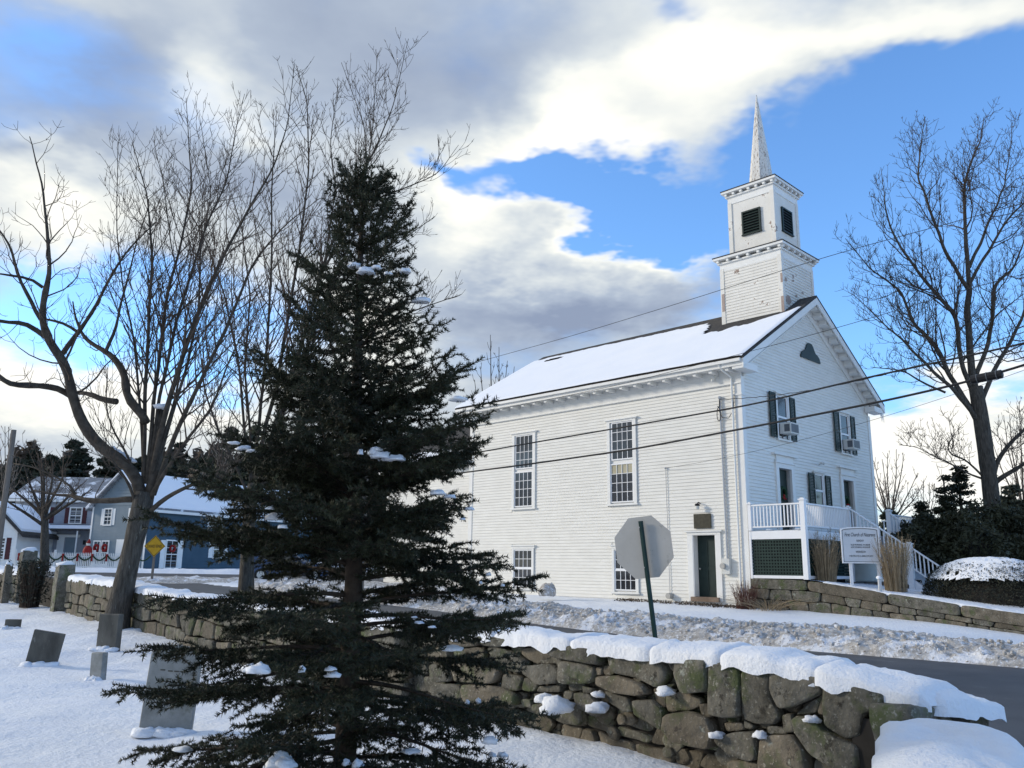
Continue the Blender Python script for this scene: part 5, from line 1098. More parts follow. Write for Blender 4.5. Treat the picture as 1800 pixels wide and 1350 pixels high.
cab('utility_wire', 'hair-thin wire passing behind the steeple base level up to the right oak', [(1900,330),(1600,411),(1490,440),(1376,475),(1200,531),(1000,592),(790,650),(700,676)], .009, plane=(cp(0, -5, 0), -cvv), cat='wire')
cab('utility_wire', 'thin wire slanting over the roof edge and gable', [(1900,455),(1700,508),(1518,563),(1440,585),(1318,618),(1083,678),(900,715),(700,757)], .008, plane=(cp(0, -4, 0), -cvv), cat='wire')
P0 = cp(.83, -.10, 7.25); e2 = atplane(1830, 572, cp(0, -5, 0), -cvv)
mb = MB(); Q = []
for t in np.linspace(0, 1, 50): Q.append(P0*(1-t)+e2*t+np.array([0, 0, -1.6*t*(1-t)+.012*math.sin(t*110)]))
solo('service_wire', mb.tube(Q, .012, 5), 'black', 'twisted service wire running from the church corner up to the right', 'wire', origin=P0)
P0 = cp(3.37, -.08, 4.88); e2 = atplane(1830, 640, cp(0, -4, 0), -cvv); mb = MB(); Q = [P0*(1-t)+e2*t+np.array([0, 0, -1.2*t*(1-t)]) for t in np.linspace(0, 1, 40)]
solo('service_wire', mb.tube(Q, .006, 5), 'black', 'faint thin wire from the middle of the side wall to the right', 'wire', origin=P0)
q = atplane(640, 845, LP0, LNv); z = zg(q[0], q[1]); up_ = root('utility_pole', 'brown utility pole behind the spruce where the black cables end', 'utility pole', (q[0], q[1]+.15, z))
add('pole', MB().tube([(q[0], q[1]+.15, z-.2), (q[0], q[1]+.15, q[2]+.9)], [.15, .12], 10), 'pole', up_)
for px, lbl in ((6, 'grey utility pole at the far left edge before the dark pines'),):
    b = at(px-14, 1000, 44); z = zg(b[0], b[1]); u = root('utility_pole', lbl, 'utility pole', (b[0], b[1], z)); add('pole', MB().tube([(b[0], b[1], z-.2), (b[0]-.05, b[1], z+7.6)], [.17, .13], 10), 'pole', u)
# ------------------------------------------------------------------ houses beyond the main street
class Fr:   # local frame of a facade: a along, d outward
    def __init__(s, o, ax, zb): s.o = np.array([o[0], o[1], zb]); s.ax = np.array([ax[0], ax[1], 0.])/np.hypot(*ax); s.n = np.array([s.ax[1], -s.ax[0], 0.])
    def __call__(s, a, h, d=0.): return s.o+s.ax*a+np.array([0, 0, h])+s.n*d
def fb(F_, a0, a1, h0, h1, d0, d1, mb=None):
    mb = mb or MB(); return mb.hexa([F_(a0,h0,d1), F_(a1,h0,d1), F_(a1,h0,d0), F_(a0,h0,d0), F_(a0,h1,d1), F_(a1,h1,d1), F_(a1,h1,d0), F_(a0,h1,d0)])
def hwin(par, F_, a, h, w, hh, shut=None, wreath=False, rows=2, deco=None):
    f = MB()
    for q in ((a-.09,a,h-.09,h+hh+.09),(a+w,a+w+.09,h-.09,h+hh+.09),(a,a+w,h+hh,h+hh+.09),(a,a+w,h-.09,h),(a,a+w,h+hh/2-.03,h+hh/2+.03)): fb(F_, *q, .02, .08, f)
    wn = add('window', f, 'trim', par); f2 = MB()
    if rows: fb(F_, a+w/2-.015, a+w/2+.015, h, h+hh, .02, .06, f2); fb(F_, a, a+w, h+hh*.25-.015, h+hh*.25+.015, .02, .055, f2); fb(F_, a, a+w, h+hh*.75-.015, h+hh*.75+.015, .02, .055, f2); add('muntins', f2, 'trim', wn)
    add('pane', fb(F_, a, a+w, h, h+hh, .005, .03), 'glass', wn)
    if shut:
        for q in ((a-.09-w*.42, a-.10), (a+w+.10, a+w+.09+w*.42)): add('shutter', fb(F_, q[0], q[1], h-.05, h+hh+.05, .01, .05), shut, par)
    if wreath:
        c = [F_(a+w/2+.20*math.cos(t), h+hh*.72+.20*math.sin(t), .10) for t in np.linspace(0, 2*math.pi, 13)]; add('wreath', MB().tube(c, .08, 5, cap=False), 'red', par)
def siding(par, F_, a0, a1, h0, h1, exp, mat, top=None):
    h = h0; mb = MB()
    while h < h1:
        t = (a0, a1) if not top else top(h+exp/2)
        if t[1]-t[0] > .1: mb = MB(); mb.hexa([F_(t[0],h,.035), F_(t[1],h,.035), F_(t[1],h,.001), F_(t[0],h,.001), F_(t[0],h+exp,.008), F_(t[1],h+exp,.008), F_(t[1],h+exp,.001), F_(t[0],h+exp,.001)]); add('siding_board', mb, mat, par)
        h += exp
def gable_house(F_, L_, Wd, H, RH, wall, roof, par, ovh=.35, snow=True):
    """ridge runs along F_.ax"""
    add('wall', fb(F_, 0, L_, -.5, H, -Wd, 0), wall, par); mb = MB(); mb.prism([F_(0, H, 0), F_(0, H+RH, -Wd/2), F_(0, H, -Wd)], F_.ax*L_); add('gable', mb, wall, par)
    s = RH/(Wd/2)
    for sd in (0, 1):
        y0 = ovh if sd == 0 else -Wd-ovh; mb = MB(); p = [F_(-ovh, H-ovh*s, y0), F_(L_+ovh, H-ovh*s, y0), F_(L_+ovh, H+RH, -Wd/2), F_(-ovh, H+RH, -Wd/2)]
        mb.prism([q+np.array([0, 0, .02]) for q in p], (0, 0, .14)); add('roof', mb, roof, par)
        if snow: mb = MB(); mb.prism([q+np.array([0, 0, .165]) for q in p], (0, 0, .10)); add('roof_snow', mb, 'roofsnow', par)
    add('eave_trim', fb(F_, -ovh, L_+ovh, H-ovh*s-.16, H-ovh*s+.02, ovh-.05, ovh), 'trim', par)
# blue house: ridge runs away to the right behind the spruce
bc = (-23.8, 56.0); bz = 1.25; ax1 = np.array([.424, .906]); bh = root('blue_house', 'blue clapboard house with snowy roof and white-framed windows with red bows', 'house', (bc[0], bc[1], bz))
BF = Fr(bc, (ax1[0], ax1[1]), bz); GF = Fr((bc[0]-.906*5.3, bc[1]+.424*5.3), (.906, -.424), bz)
gable_house(BF, 17, 5.3, 4.15, 2.15, 'bluesiding', 'slatem', bh)
add('gable_wall', fb(GF, 0, 5.3, -.5, 4.15, -.02, .03), 'paleblue', bh)
siding(bh, GF, 0, 5.3, 0, 6.2, .20, 'paleblue', top=lambda h: (0, 5.3) if h < 4.15 else ((h-4.15)*2.65/2.15, 5.3-(h-4.15)*2.65/2.15)); siding(bh, BF, 0, 17, 0, 4.0, .20, 'bluesiding')
for (a, b) in ((0, .14), (5.16, 5.3)): add('corner_board', fb(GF, a, b, 0, 4.15, .036, .06), 'trim', bh)
hwin(bh, GF, 1.25, 2.95, .62, 1.0, 'trim'); hwin(bh, GF, 3.8, 2.95, .62, 1.0, 'trim')
for a in (.55, 1.35): hwin(bh, GF, a, .35, .55, 1.45, wreath=True)
add('bay_surround', fb(GF, .35, 2.1, .15, .26, .02, .10), 'trim', bh)
hwin(bh, GF, 3.9, .35, .7, 1.5, 'trim', wreath=True)
dr = add('door', fb(GF, 2.65, 3.45, 0, 1.95, .03, .07), 'trim', bh)
hwin(bh, BF, 1.7, .15, .95, 1.75, 'trim', wreath=True); hwin(bh, BF, 6.0, .9, .9, 1.1, 'trim'); hwin(bh, BF, 5.6, 2.95, .7, .7, 'trim'); hwin(bh, BF, 9.5, .4, .95, 1.5, 'trim', wreath=True); hwin(bh, BF, 13.5, .4, 1.6, 1.4)
ck = fb(BF, 6, 6.9, 5.7, 7.4, -3.1, -2.3); add('chimney', ck, 'concrete', bh)
# grey house with maroon shutters
gz = 1.35; gl = at(14, 980, 62); gr_ = at(186, 980, 62.5); GH = Fr((gl[0], gl[1]), (gr_[0]-gl[0], gr_[1]-gl[1]), gz); GLn = float(np.hypot(gr_[0]-gl[0], gr_[1]-gl[1]))+1.2
gh = root('grey_house', 'two-storey grey house with maroon shutters and a snowy porch roof', 'house', (gl[0], gl[1], gz)); gable_house(GH, GLn, 7, 4.95, 1.7, 'greysiding', 'slatem', gh, snow=False)
siding(gh, GH, 0, GLn, 0, 4.7, .2, 'greysiding'); add('roof_snow', MB().prism([GH(-.3, 4.85, .36), GH(GLn+.3, 4.85, .36), GH(GLn+.3, 5.15, -.1), GH(-.3, 5.15, -.1)], (0, 0, .14)), 'roofsnow', gh)
for a in (1.7, 4.0, 6.05): hwin(gh, GH, a, 3.15, .75, 1.05, 'maroon')
for a in (1.3, 6.0): hwin(gh, GH, a, .55, .8, 1.5, 'maroon')
add('porch_roof', MB().prism([GH(.6, 2.55, 1.1), GH(GLn, 2.55, 1.1), GH(GLn, 2.9, .04), GH(.6, 2.9, .04)], (0, 0, .12)), 'shingle', gh); add('porch_snow', MB().prism([GH(.6, 2.68, 1.05), GH(GLn, 2.68, 1.05), GH(GLn, 2.9, .4), GH(.6, 2.9, .4)], (0, 0, .07)), 'roofsnow', gh)
add('door', fb(GH, 3.9, 4.7, 0, 2.1, .03, .08), 'paleblue', gh); add('sidelight', fb(GH, 3.3, 3.8, 0, 2.1, .03, .07), 'trim', gh); add('door_surround', fb(GH, 3.15, 4.9, 2.1, 2.3, .03, .12), 'trim', gh); add('wall_lamp', fb(GH, 5.15, 5.3, 1.6, 1.9, .03, .15), 'black', gh)
for a in (3.0, 5.0, 7.2): add('porch_post', fb(GH, a, a+.1, 0, 2.55, .95, 1.05), 'trim', gh)
wl = at(-35, 980, 56); WH = Fr((wl[0], wl[1]), (1.9, .25), gz); wh = root('white_house', 'white gabled house wing with dark rake edge at the far left', 'house', (wl[0], wl[1], gz))
add('wall', fb(WH, 0, 2.1, -.5, 2.2, -6, 0), 'trim', wh); mb = MB(); mb.prism([WH(0, 2.2, 0), WH(2.1, 2.2, 0), WH(.4, 3.9, 0), WH(0, 3.9, 0)], -WH.n*6); add('gable', mb, 'trim', wh)
mb = MB(); mb.prism([WH(2.5, 1.9, .2), WH(2.5, 1.9, -6), WH(.35, 4.05, -6), WH(.35, 4.05, .2)], (0, 0, .2)); add('roof', mb, 'shingle', wh); siding(wh, WH, 0, 2.1, 0, 2.2, .2, 'trim'); hwin(wh, WH, .7, .5, .7, 1.3, 'maroon')
mb = MB(); mb.prism([WH(2.3, 2.3, 0), WH(2.3, 2.3, -6), WH(.5, 4.1, -6), WH(.5, 4.1, 0)], (0, 0, .16)); add('roof_snow', mb, 'roofsnow', wh)
# picket fence with christmas garlands
pf = root('picket_fence', 'white picket fence hung with green garlands and red bows before the houses', 'fence', at(130, 1003, 52))
f0, f1 = at(22, 1003, 52), at(245, 1004, 52.5); FF = Fr((f0[0], f0[1]), (f1[0]-f0[0], f1[1]-f0[1]), 1.12); FLn = float(np.hypot(f1[0]-f0[0], f1[1]-f0[1])); k = 0
a = 0
while a < FLn:
    if k % 22 == 0: add('post', fb(FF, a, a+.10, 0, 1.28, -.05, .05), 'trim', pf)
    else:
        mb = MB(); mb.prism([FF(a, .08, .03), FF(a+.06, .08, .03), FF(a+.06, 1.05, .03), FF(a+.03, 1.14, .03), FF(a, 1.05, .03)], -FF.n*.02); add('picket', mb, 'trim', pf)
    a += .105; k += 1
for h in (.25, .85): add('rail', fb(FF, 0, FLn, h, h+.07, -.03, .008), 'trim', pf)
n = 9
for i in range(n):
    a0 = .3+i*.86; c = [FF(a0+.86*t, .98-.30*math.sin(math.pi*t), .08) for t in np.linspace(0, 1, 9)]; add('garland', MB().tube(c, .045, 5), 'garland', pf)
    mb = MB(); mb.sphere(FF(a0, 1.0, .1), (.09, .05, .07), 6, 4); mb.prism([FF(a0-.06, .62, .12), FF(a0+.06, .62, .12), FF(a0+.03, .98, .12), FF(a0-.03, .98, .12)], FF.n*.02); add('bow', mb, 'red', pf)
q = at(152, 985, 52.6+1.5); sn = root('santa_figure', 'small red and black dressed garden figure behind the picket fence', 'garden figure', (q[0], q[1], 1.2))
add('coat', MB().sphere((q[0], q[1], 2.35), (.30, .24, .38), 10, 8), 'red', sn, smooth=True); add('trousers', MB().tube([(q[0], q[1], 1.2), (q[0], q[1], 2.05)], [.22, .27], 8), 'black', sn); add('head', MB().sphere((q[0], q[1], 2.80), .14, 8, 6), 'acm', sn); add('hat', MB().tube([(q[0], q[1], 2.86), (q[0]+.05, q[1], 3.12)], [.15, .03], 8), 'red', sn)
# yellow warning sign across the street
yd = 42.; yc = at(272, 960, yd); yz = zg(yc[0], yc[1]); ys = root('warning_sign', 'amber diamond warning sign on a post beside the big bare tree', 'road sign', (yc[0], yc[1], yz))
Sx = .52; add('plate', MB().prism([yc+np.array([Sx*a, 0, Sx*b]) for a, b in ((-1,0),(0,-1),(1,0),(0,1))], (0, .01, 0)), 'yellow', ys)
mb = MB(); 
for i, (a, b) in enumerate(((-1,0),(0,-1),(1,0),(0,1))):
    c_, d_ = ((0,-1),(1,0),(0,1),(-1,0))[i]; mb.hexa([yc+np.array(v) for v in ((a*Sx*.94,-.006,b*Sx*.94),(c_*Sx*.94,-.006,d_*Sx*.94),(c_*Sx*.94,-.001,d_*Sx*.94),(a*Sx*.94,-.001,b*Sx*.94),(a*Sx*.89,-.006,b*Sx*.89),(c_*Sx*.89,-.006,d_*Sx*.89),(c_*Sx*.89,-.001,d_*Sx*.89),(a*Sx*.89,-.001,b*Sx*.89))])
add('border', mb, 'ink', ys); text_mesh('lettering', 'DEAD END', .2, yc+np.array([0, -.006, -.07]), (1, 0, 0), (0, 0, 1), (0, -1, 0), 'ink', ys, width=.72)
add('post', MB().box(yc[0]-.05, yc[0]+.05, yc[1]+.015, yc[1]+.09, yz-.2, yc[2]+.45), 'pole', ys)
# blue car seen through the boughs
q = at(505, 1010, 44.0); cz0 = zg(q[0], q[1])+.02; yaw = .14; ca, sa = math.cos(yaw), math.sin(yaw); cr_ = root('parked_car', 'blue hatchback car on the street partly hidden behind the spruce', 'car', (q[0], q[1], cz0))
def cw(x, y, z): return np.array([q[0]+x*ca-y*sa, q[1]+x*sa+y*ca, cz0+z])
def hull(prof, y0, y1, inset=0., name='body', mat='carblue'):
    mb = MB(); n = len(prof); ys_ = [(y0, .93, .02), (y0+.12, 1, 0), (y1-.12, 1, 0), (y1, .93, .02)]; zc_ = sum(p[1] for p in prof)/n; xc_ = sum(p[0] for p in prof)/n
    for (y, s_, _) in ys_:
        for (x, z) in prof: mb.v.append(tuple(cw(xc_+(x-xc_)*s_, y, zc_+(z-zc_)*s_)))
    for k in range(3):
        for i in range(n): j = (i+1) % n; mb.f.append((k*n+i, k*n+j, (k+1)*n+j, (k+1)*n+i))
    mb.f.append(tuple(range(n-1, -1, -1))); mb.f.append(tuple(3*n+i for i in range(n))); return add(name, mb, mat, cr_, smooth=False)
x0 = -1.95
hull([(x0,.35),(x0-.03,.62),(x0+.02,.95),(x0+.25,1.02),(x0+1.2,1.04),(x0+2.7,1.0),(x0+3.75,.88),(x0+4.12,.70),(x0+4.16,.40),(x0+3.9,.26),(x0+.2,.26)], -.86, .86)
hull([(x0+.18,1.02),(x0+.55,1.42),(x0+1.2,1.50),(x0+2.0,1.47),(x0+2.85,1.0)], -.74, .74, name='cabin')
for sgn in (-1, 1):
    y_ = sgn*.752; add('side_window', MB().prism([cw(x, y_, z) for x, z in ((x0+.5,1.06),(x0+.72,1.36),(x0+1.25,1.43),(x0+1.95,1.40),(x0+2.55,1.06))], cw(0, .006*sgn, 0)-cw(0, 0, 0)), 'glass', cr_)
    mb = MB().prism([cw(x0-.035+.0, sgn*.80, .72), cw(x0-.03, sgn*.52, .72), cw(x0+.0, sgn*.52, .98), cw(x0+.0, sgn*.80, .98)], cw(-.03, 0, 0)-cw(0, 0, 0)); add('tail_light', mb, 'tail', cr_)
    add('headlight', MB().prism([cw(x0+4.1, sgn*.78, .62), cw(x0+4.1, sgn*.5, .62), cw(x0+4.06, sgn*.5, .76), cw(x0+4.06, sgn*.78, .76)], cw(.05, 0, 0)-cw(0, 0, 0)), 'acm', cr_)
    for xx in (x0+.75, x0+3.35):
        w = add('wheel', MB().tube([cw(xx, sgn*.68, .31), cw(xx, sgn*.87, .31)], .31, 18), 'black', cr_); add('rim', MB().tube([cw(xx, sgn*.86, .31), cw(xx, sgn*.885, .31)], .19, 10), 'acm', w)
add('bumper', MB().hexa([cw(x0-.09,-.8,.32), cw(x0,-.8,.32), cw(x0,.8,.32), cw(x0-.09,.8,.32), cw(x0-.09,-.8,.62), cw(x0,-.8,.62), cw(x0,.8,.62), cw(x0-.09,.8,.62)]), 'bumper', cr_)
add('licence_plate', MB().hexa([cw(x0-.105,-.16,.42), cw(x0-.092,-.16,.42), cw(x0-.092,.16,.42), cw(x0-.105,.16,.42), cw(x0-.105,-.16,.55), cw(x0-.092,-.16,.55), cw(x0-.092,.16,.55), cw(x0-.105,.16,.55)]), 'acm', cr_)
add('rear_window', MB().prism([cw(x0+.17, -.6, 1.06), cw(x0+.17, .6, 1.06), cw(x0+.50, .55, 1.39), cw(x0+.50, -.55, 1.39)], cw(-.03, 0, .02)-cw(0, 0, 0)), 'glass', cr_)
# ------------------------------------------------------------------ distant evergreens and brush
def conifer(label, px, pyb, pyt, D, wpx, seed, name='pine_tree', mat='pine', n=5200, leaf=None, irregular=.3, group=None):
    b = at(px, pyb, D); z = min(b[2], zg(b[0], b[1])+8); zt = at(px, pyt, D)[2]; zb = zg(b[0], b[1]); r = root(name, label, 'tree', (b[0], b[1], zb), group); H = zt-zb; Wm = wpx*D/FPX
    rr = np.random.RandomState(seed); add('trunk', MB().tube([(b[0], b[1], zb-.2), (b[0], b[1], zt-.3)], [H*.018+.05, .03], 7), 'bark', r)
    C = []; nb = int(46+H*2.2)
    for k in range(nb):
        f = rr.rand()**.8; h = zb+H*(.08+.9*f); a = rr.rand()*6.28; L_ = Wm*((1-f)**.75)*(1-irregular+2*irregular*rr.rand())+.15; m = int(n/nb); t = rr.rand(m)**.6; sp_ = .10+.22*L_*t*(1-t*.6)
        up_ = (.12*L_*t**2-.05*L_*t); C.append(np.stack([b[0]+math.cos(a)*L_*t+rr.normal(size=m)*sp_, b[1]+math.sin(a)*L_*t+rr.normal(size=m)*sp_, h+up_+rr.normal(size=m)*sp_*.35], 1))
    C = np.concatenate(C); C[:, 2] = np.minimum(C[:, 2], zt); C[:, 2] = np.maximum(C[:, 2], zb+.1); add('crown', leafmesh('crown', C, leaf or D*.0030, flat=.3), mat, r, kind='stuff'); return r
far = [(40,965,790,95,45),(110,965,765,92,60),(70,965,800,85,50),(178,965,790,88,55),(235,965,800,95,60),(300,965,775,100,45),(345,965,800,92,50),(390,965,750,90,45),(430,965,745,96,50),(470,965,770,92,55),(265,965,805,84,55),(520,965,790,98,60),(5,965,805,90,45),(590,965,800,98,60),(650,965,810,98,60)]
WH_ = ['at the far left edge above the white gable', 'tall and ragged above the grey house roof', 'above the left part of the grey house', 'above the gap between grey and blue houses', 'directly above the blue house gable', 'over the blue house ridge, broad crown', 'over the middle of the snowy blue roof', 'beside the slim bare tree, tallest right of the big trunk', 'tall, just left of the spruce boughs', 'half hidden by the left spruce boughs', 'lowest, behind the leaning trunk of the big tree', 'hidden behind the spruce middle', 'cut by the left picture edge', 'seen through gaps right of the spruce trunk', 'seen between spruce and church wing']
for i, (px, pb, pt, D, w) in enumerate(far): conifer('dark far evergreen '+WH_[i], px, pb, pt, D, w*1.15, 50+i, irregular=.35, n=8000, leaf=.36, group='dark evergreens in the wood behind the houses')
def scatter_ground(name, label, cat, cx0, cx1, D0, D1, n, hmax, leaf, mat, kind='stuff', seed=3, zfun=None):
    rr = np.random.RandomState(seed); u = rr.rand(n); px = cx0+(cx1-cx0)*u; D = D0+(D1-D0)*rr.rand(n); C = np.array([at(a, 990, d) for a, d in zip(px[::1], D)]); h = hmax*(.86+.10*np.sin(px*.021+1)+.06*np.sin(px*.075)+.05*np.sin(px*.19+2)); C[:, 2] = zgv(C[:, :2])+rr.rand(n)**.65*h
    me = leafmesh(name, C, leaf, flat=.2); me.materials.append(MT[mat]); o = bpy.data.objects.new(name, me); COL.objects.link(o); return meta(o, label, cat, None, kind)
scatter_ground('far_wood', 'brown winter undergrowth of the wood behind the houses', 'wood', -120, 760, 98, 112, 60000, 13.5, .50, 'brush')
scatter_ground('far_wood', 'low brown and dark undergrowth beyond the church at the right', 'wood', 1480, 2000, 62, 80, 16000, 3.6, .35, 'brush', seed=8)
scatter_ground('far_wood', 'band of wood behind the church along the far horizon', 'wood', 700, 1520, 120, 130, 9000, 6, .8, 'pine', seed=9)
conifer('narrow dark spruce, the taller of two close tips before the oak', 1697, 960, 812, 36, 24, 71, name='spruce_tree', mat='needle', n=5200, leaf=.085, irregular=.2)
conifer('ragged lower dark spruce left of the taller spruce tip', 1670, 960, 832, 35.5, 26, 72, name='spruce_tree', mat='needle', n=4200, leaf=.085, irregular=.5)
conifer('small dark bushy evergreen nearest the white stair rail', 1624, 960, 880, 36, 18, 73, name='evergreen_shrub', mat='needle', n=2600, leaf=.08)
conifer('dark evergreen behind the oak trunk at the right edge', 1790, 960, 850, 50, 50, 74, mat='pine', n=5000, leaf=.14)
conifer('low dark evergreen showing between church corner and stairs', 1570, 960, 893, 55, 40, 75, mat='pine', n=3000, leaf=.16)
def leafy_mound(name, label, cat, cx, cy, zb, rx, ry, rz, n, leaf, mat, seed, yaw=0., box_=0., lobes=0.25):
    rr = np.random.RandomState(seed); r = root(name, label, cat, (cx, cy, zb)); v = rr.normal(size=(n, 3)); v[:, 2] = np.abs(v[:, 2]); v /= np.linalg.norm(v, axis=1, keepdims=True)
    k = 1-np.abs(rr.normal(size=n))*.10; nn = np.array([1+lobes*noise.noise(Vector(q*2.2)+Vector((seed, 0, 0)))+lobes*.6*noise.noise(Vector(q*5)+Vector((seed, 0, 0))) for q in v]); k = k*nn
    if box_: v = np.sign(v)*np.abs(v)**box_
    c, s_ = math.cos(yaw), math.sin(yaw); X_ = v[:, 0]*rx*k; Y_ = v[:, 1]*ry*k; C = np.stack([cx+X_*c-Y_*s_, cy+X_*s_+Y_*c, zb+.02+v[:, 2]*rz*k], 1)
    add('foliage', leafmesh('foliage', C, leaf), mat, r, kind='stuff')
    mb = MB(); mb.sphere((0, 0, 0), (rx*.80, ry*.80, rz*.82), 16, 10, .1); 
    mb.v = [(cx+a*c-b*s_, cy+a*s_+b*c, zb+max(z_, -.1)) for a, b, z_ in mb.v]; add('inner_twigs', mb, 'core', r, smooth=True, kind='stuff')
    for i in range(5): add('stem', MB().tube([(cx+rr.normal()*.15, cy+rr.normal()*.1, zb-.2), (cx+rr.normal()*rx*.3, cy+rr.normal()*ry*.3, zb+rz*.6)], .03, 5), 'sprucewood', r)
    return r, C
tz = lambda u, v: cp(u, v, rtop(-u)*.6+.30)
def mound_at(px, py, D): p = at(px, py, D); return p
p = at(1745, 1005, 31); leafy_mound('rhododendron', 'wide dark evergreen rhododendron mass behind the snowy hedge', 'shrub', p[0], p[1]+.5, p[2]-.2, 3.1, 2.2, 2.15, 30000, .085, 'rhodo', 81, lobes=.5)
p = at(1655, 985, 31.5); leafy_mound('rhododendron', 'smaller dark leafy shrub overhanging the top of the white stair rail', 'shrub', p[0], p[1]+.6, p[2]-.1, 1.3, 1.4, 1.6, 10000, .08, 'rhodo', 82, lobes=.5)
p = at(1850, 985, 32); leafy_mound('rhododendron', 'dark leafy shrub cut off by the right edge of the picture', 'shrub', p[0], p[1]+.6, p[2]-.1, 2.6, 2.0, 2.3, 15000, .085, 'rhodo', 83, lobes=.45)
# clipped hedge with a snow cap
HP = atplane(1745, 1060, cp(0, 1.9, 0), -cvv); hz = at(1745, 1062, HP[1])[2]-.1; hy = math.atan2(-cu[1], -cu[0])
hd, HC = leafy_mound('clipped_hedge', 'rounded clipped dark hedge with a broad snow cap at right', 'hedge', HP[0]+.1, HP[1]+.2, hz, 2.0, 1.15, 1.48, 26000, .032, 'yew', 91, yaw=hy, box_=.8, lobes=.05)
V = []; nu, nv = 110, 60; c, s_ = math.cos(hy), math.sin(hy); ok = {}
for i in range(nu+1):
    for j in range(nv+1):
        a = -1+2*i/nu; b = -1+2*j/nv; r2 = a**4+b**4; r2 = (abs(a)**2.5+abs(b)**2.5); k = max(0, 1-r2)**.46; x = a*2.0*.97; y = b*1.15*.97; n_ = noise.noise(Vector((a*9, b*6, 3)))+.6*noise.noise(Vector((a*22, b*15, 8)))
        edge = 1-r2**.5; V.append((HP[0]+.1+x*c-y*s_, HP[1]+.2+x*s_+y*c, hz+1.46*k+.05+.03*n_)); ok[(i, j)] = (edge > .12 and n_ > -1.25+1.3*max(0, .60-edge)*1.2)
Fc = [(i*(nv+1)+j, (i+1)*(nv+1)+j, (i+1)*(nv+1)+j+1, i*(nv+1)+j+1) for i in range(nu) for j in range(nv) if ok[(i, j)] and ok[(i+1, j)] and ok[(i, j+1)] and ok[(i+1, j+1)]]
add('snow_cap', np_mesh('snow_cap', V, Fc), 'capsnow', hd, smooth=True)
for i in range(70):
    q = HC[random.randrange(len(HC))]
    if q[2] > hz+.95: lump(hd, q, (random.uniform(.03, .07),)*2+(.03,), 'snow_clump')
# dry ornamental grasses and shrubs
def grasses(name, label, base, n, h, spread, mat='dry', seed=0, plume=True, rr_=.004, lean=.35):
    rr = random.Random(seed); r = root(name, label, 'grass' if mat == 'dry' else 'shrub', base); tw = Twigs()
    for i in range(n):
        a = rr.uniform(0, 6.28); q = rr.random()**.7; x = base[0]+math.cos(a)*spread*.35*q; y = base[1]+math.sin(a)*spread*.35*q; l = h*rr.uniform(.55, 1.05); ex_ = spread*rr.uniform(.0, 1.)*lean; P = []
        for t in np.linspace(0, 1, 5): P.append(np.array([x+math.cos(a)*ex_*t**1.7, y+math.sin(a)*ex_*t**1.7, base[2]+l*(t-.22*t**3*rr.random())]))
        tw.line(P, np.linspace(rr_*1.3, rr_*.6, 5))
        if plume and rr.random() < .35:
            for k in range(9): d = np.array([rr.gauss(0, .03), rr.gauss(0, .03), rr.uniform(.0, .07)]); b0 = P[-1]-(P[-1]-P[-2])*rr.random()*.9; tw.line([b0, b0+d], [rr_*1.2, rr_*.8])
    add('stalks', segmesh('stalks', tw.a, tw.b, tw.ra, tw.rb), mat, r, kind='stuff'); return r
def tp(px, py, v): return atplane(px, py, cp(0, v, 0), -cvv)
for (px, py, v, h, sp_, n, lb) in ((1452,1022,.75,1.75,.95,330,'tall dry tan grass clump left of the church notice board'),(1575,1030,1.0,1.9,.95,330,'tall dry tan grass clump right of the church notice board'),(1428,1020,1.2,1.35,.5,180,'thin wispy dry grass in front of the porch lattice')):
    q = tp(px, py, v); q[2] = C0[2]+rtop(-((q-C0)@cu))*.9+.05; grasses('ornamental_grass', lb, q, n, h, sp_, seed=px, rr_=.0052, lean=.5)
q = cp(-.05, -.45, 0); q[2] = zg(q[0], q[1]); grasses('twig_shrub', 'bare red-brown twiggy shrub at the front corner of the church', q, 170, 1.0, 1.0, 'redtwig', 3, False, .006)
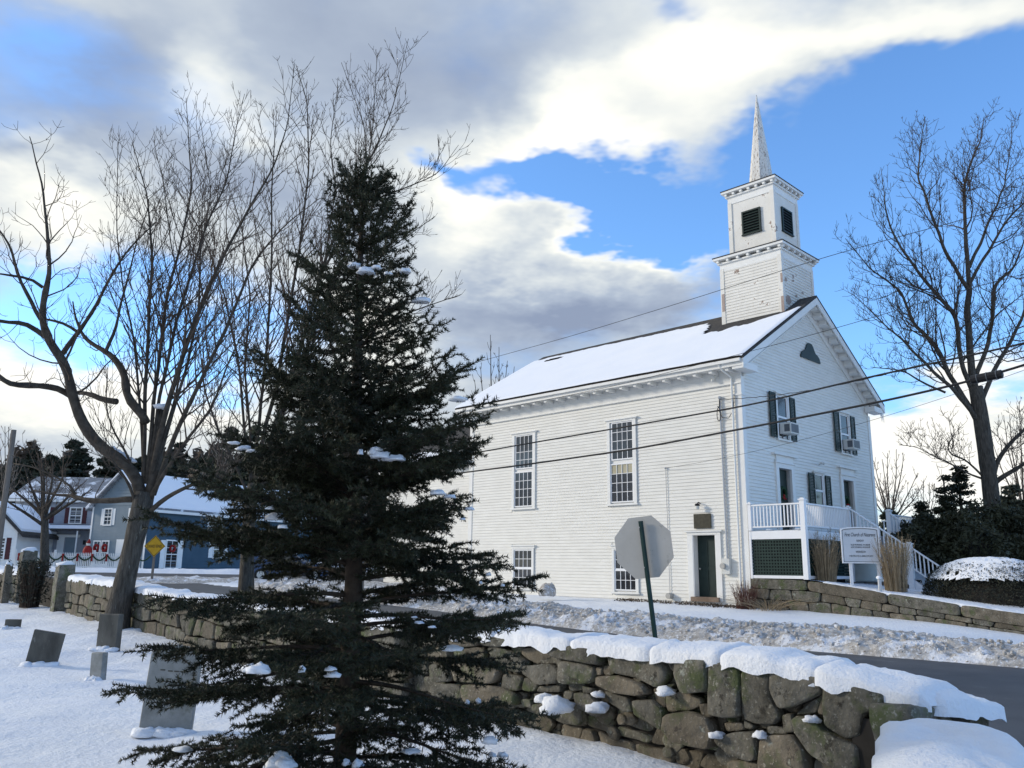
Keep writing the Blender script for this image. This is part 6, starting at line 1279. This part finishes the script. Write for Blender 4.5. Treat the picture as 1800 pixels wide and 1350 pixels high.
q = cp(-.9, -.5, 0); q[2] = zg(q[0], q[1]); grasses('dry_weeds', 'flattened dry weeds along the foot of the retaining wall', q, 120, .5, 1.6, 'dry', 4, False, .005, lean=.9)
q = W0+WD*23.2+np.array([-.1, -.4]); z = zg(*q); grasses('twig_shrub', 'small dark scrubby bush growing in the gateway gap', (q[0], q[1], z), 260, 1.35, .7, 'sprucewood', 6, False, .008)
rr = np.random.RandomState(6); bush = bpy.data.objects['twig_shrub.001']; add('foliage', leafmesh('foliage', np.stack([q[0]+rr.normal(size=1500)*.22, q[1]+rr.normal(size=1500)*.2, z+.15+rr.rand(1500)*1.15], 1), .05), 'yew', bush, kind='stuff')
q = W0+WD*29.2+WN*1.3; z = zg(*q); leafy_mound('dark_shrub', 'dark evergreen shrub in front of the far left stone wall', 'shrub', q[0], q[1], z, 1.0, .7, 1.3, 5000, .05, 'yew', 95)
# stubble along the church foundation, clods of ice on the bank
C = []; 
for i in range(900): u = random.uniform(-.3, 5.5); p = cp(u, -random.uniform(.05, .7), 0); C.append((p[0], p[1], zg(p[0], p[1])+random.uniform(.0, .09)))
me = leafmesh('dead_leaves', C, .05); me.materials.append(MT['brush']); o = bpy.data.objects.new('dead_leaves', me); COL.objects.link(o); meta(o, 'strip of brown dead leaves and bare soil at the foot of the church wall', 'dead leaves', None, 'stuff')
mb = MB()
for i in range(420):
    t = random.uniform(-8, 16); w = random.uniform(-.1, 1.9); p = rpt(t, w); r_ = random.uniform(.02, .075); z = zg(*p)+hchurch(t, w)+.06
    mb.sphere((p[0], p[1], z), (r_, r_*random.uniform(.6, 1.2), r_*.8), 6, 4, .5)
o = solo('snow_clods', mb, 'dirtysnow', 'broken clods of dirty snow scattered on the ploughed bank', 'snow', kind='stuff')
ib = root('ice_block', 'upright block of packed snow near the church wall', 'snow block', (lambda p: (p[0], p[1], zg(p[0], p[1])))(atplane(963, 1065, cp(0, -2.2, 0), -cvv))); p = ib.location; lump(ib, (p.x, p.y, p.z+.30), (.34, .3, .34), 'block', 'dirtysnow', 5)
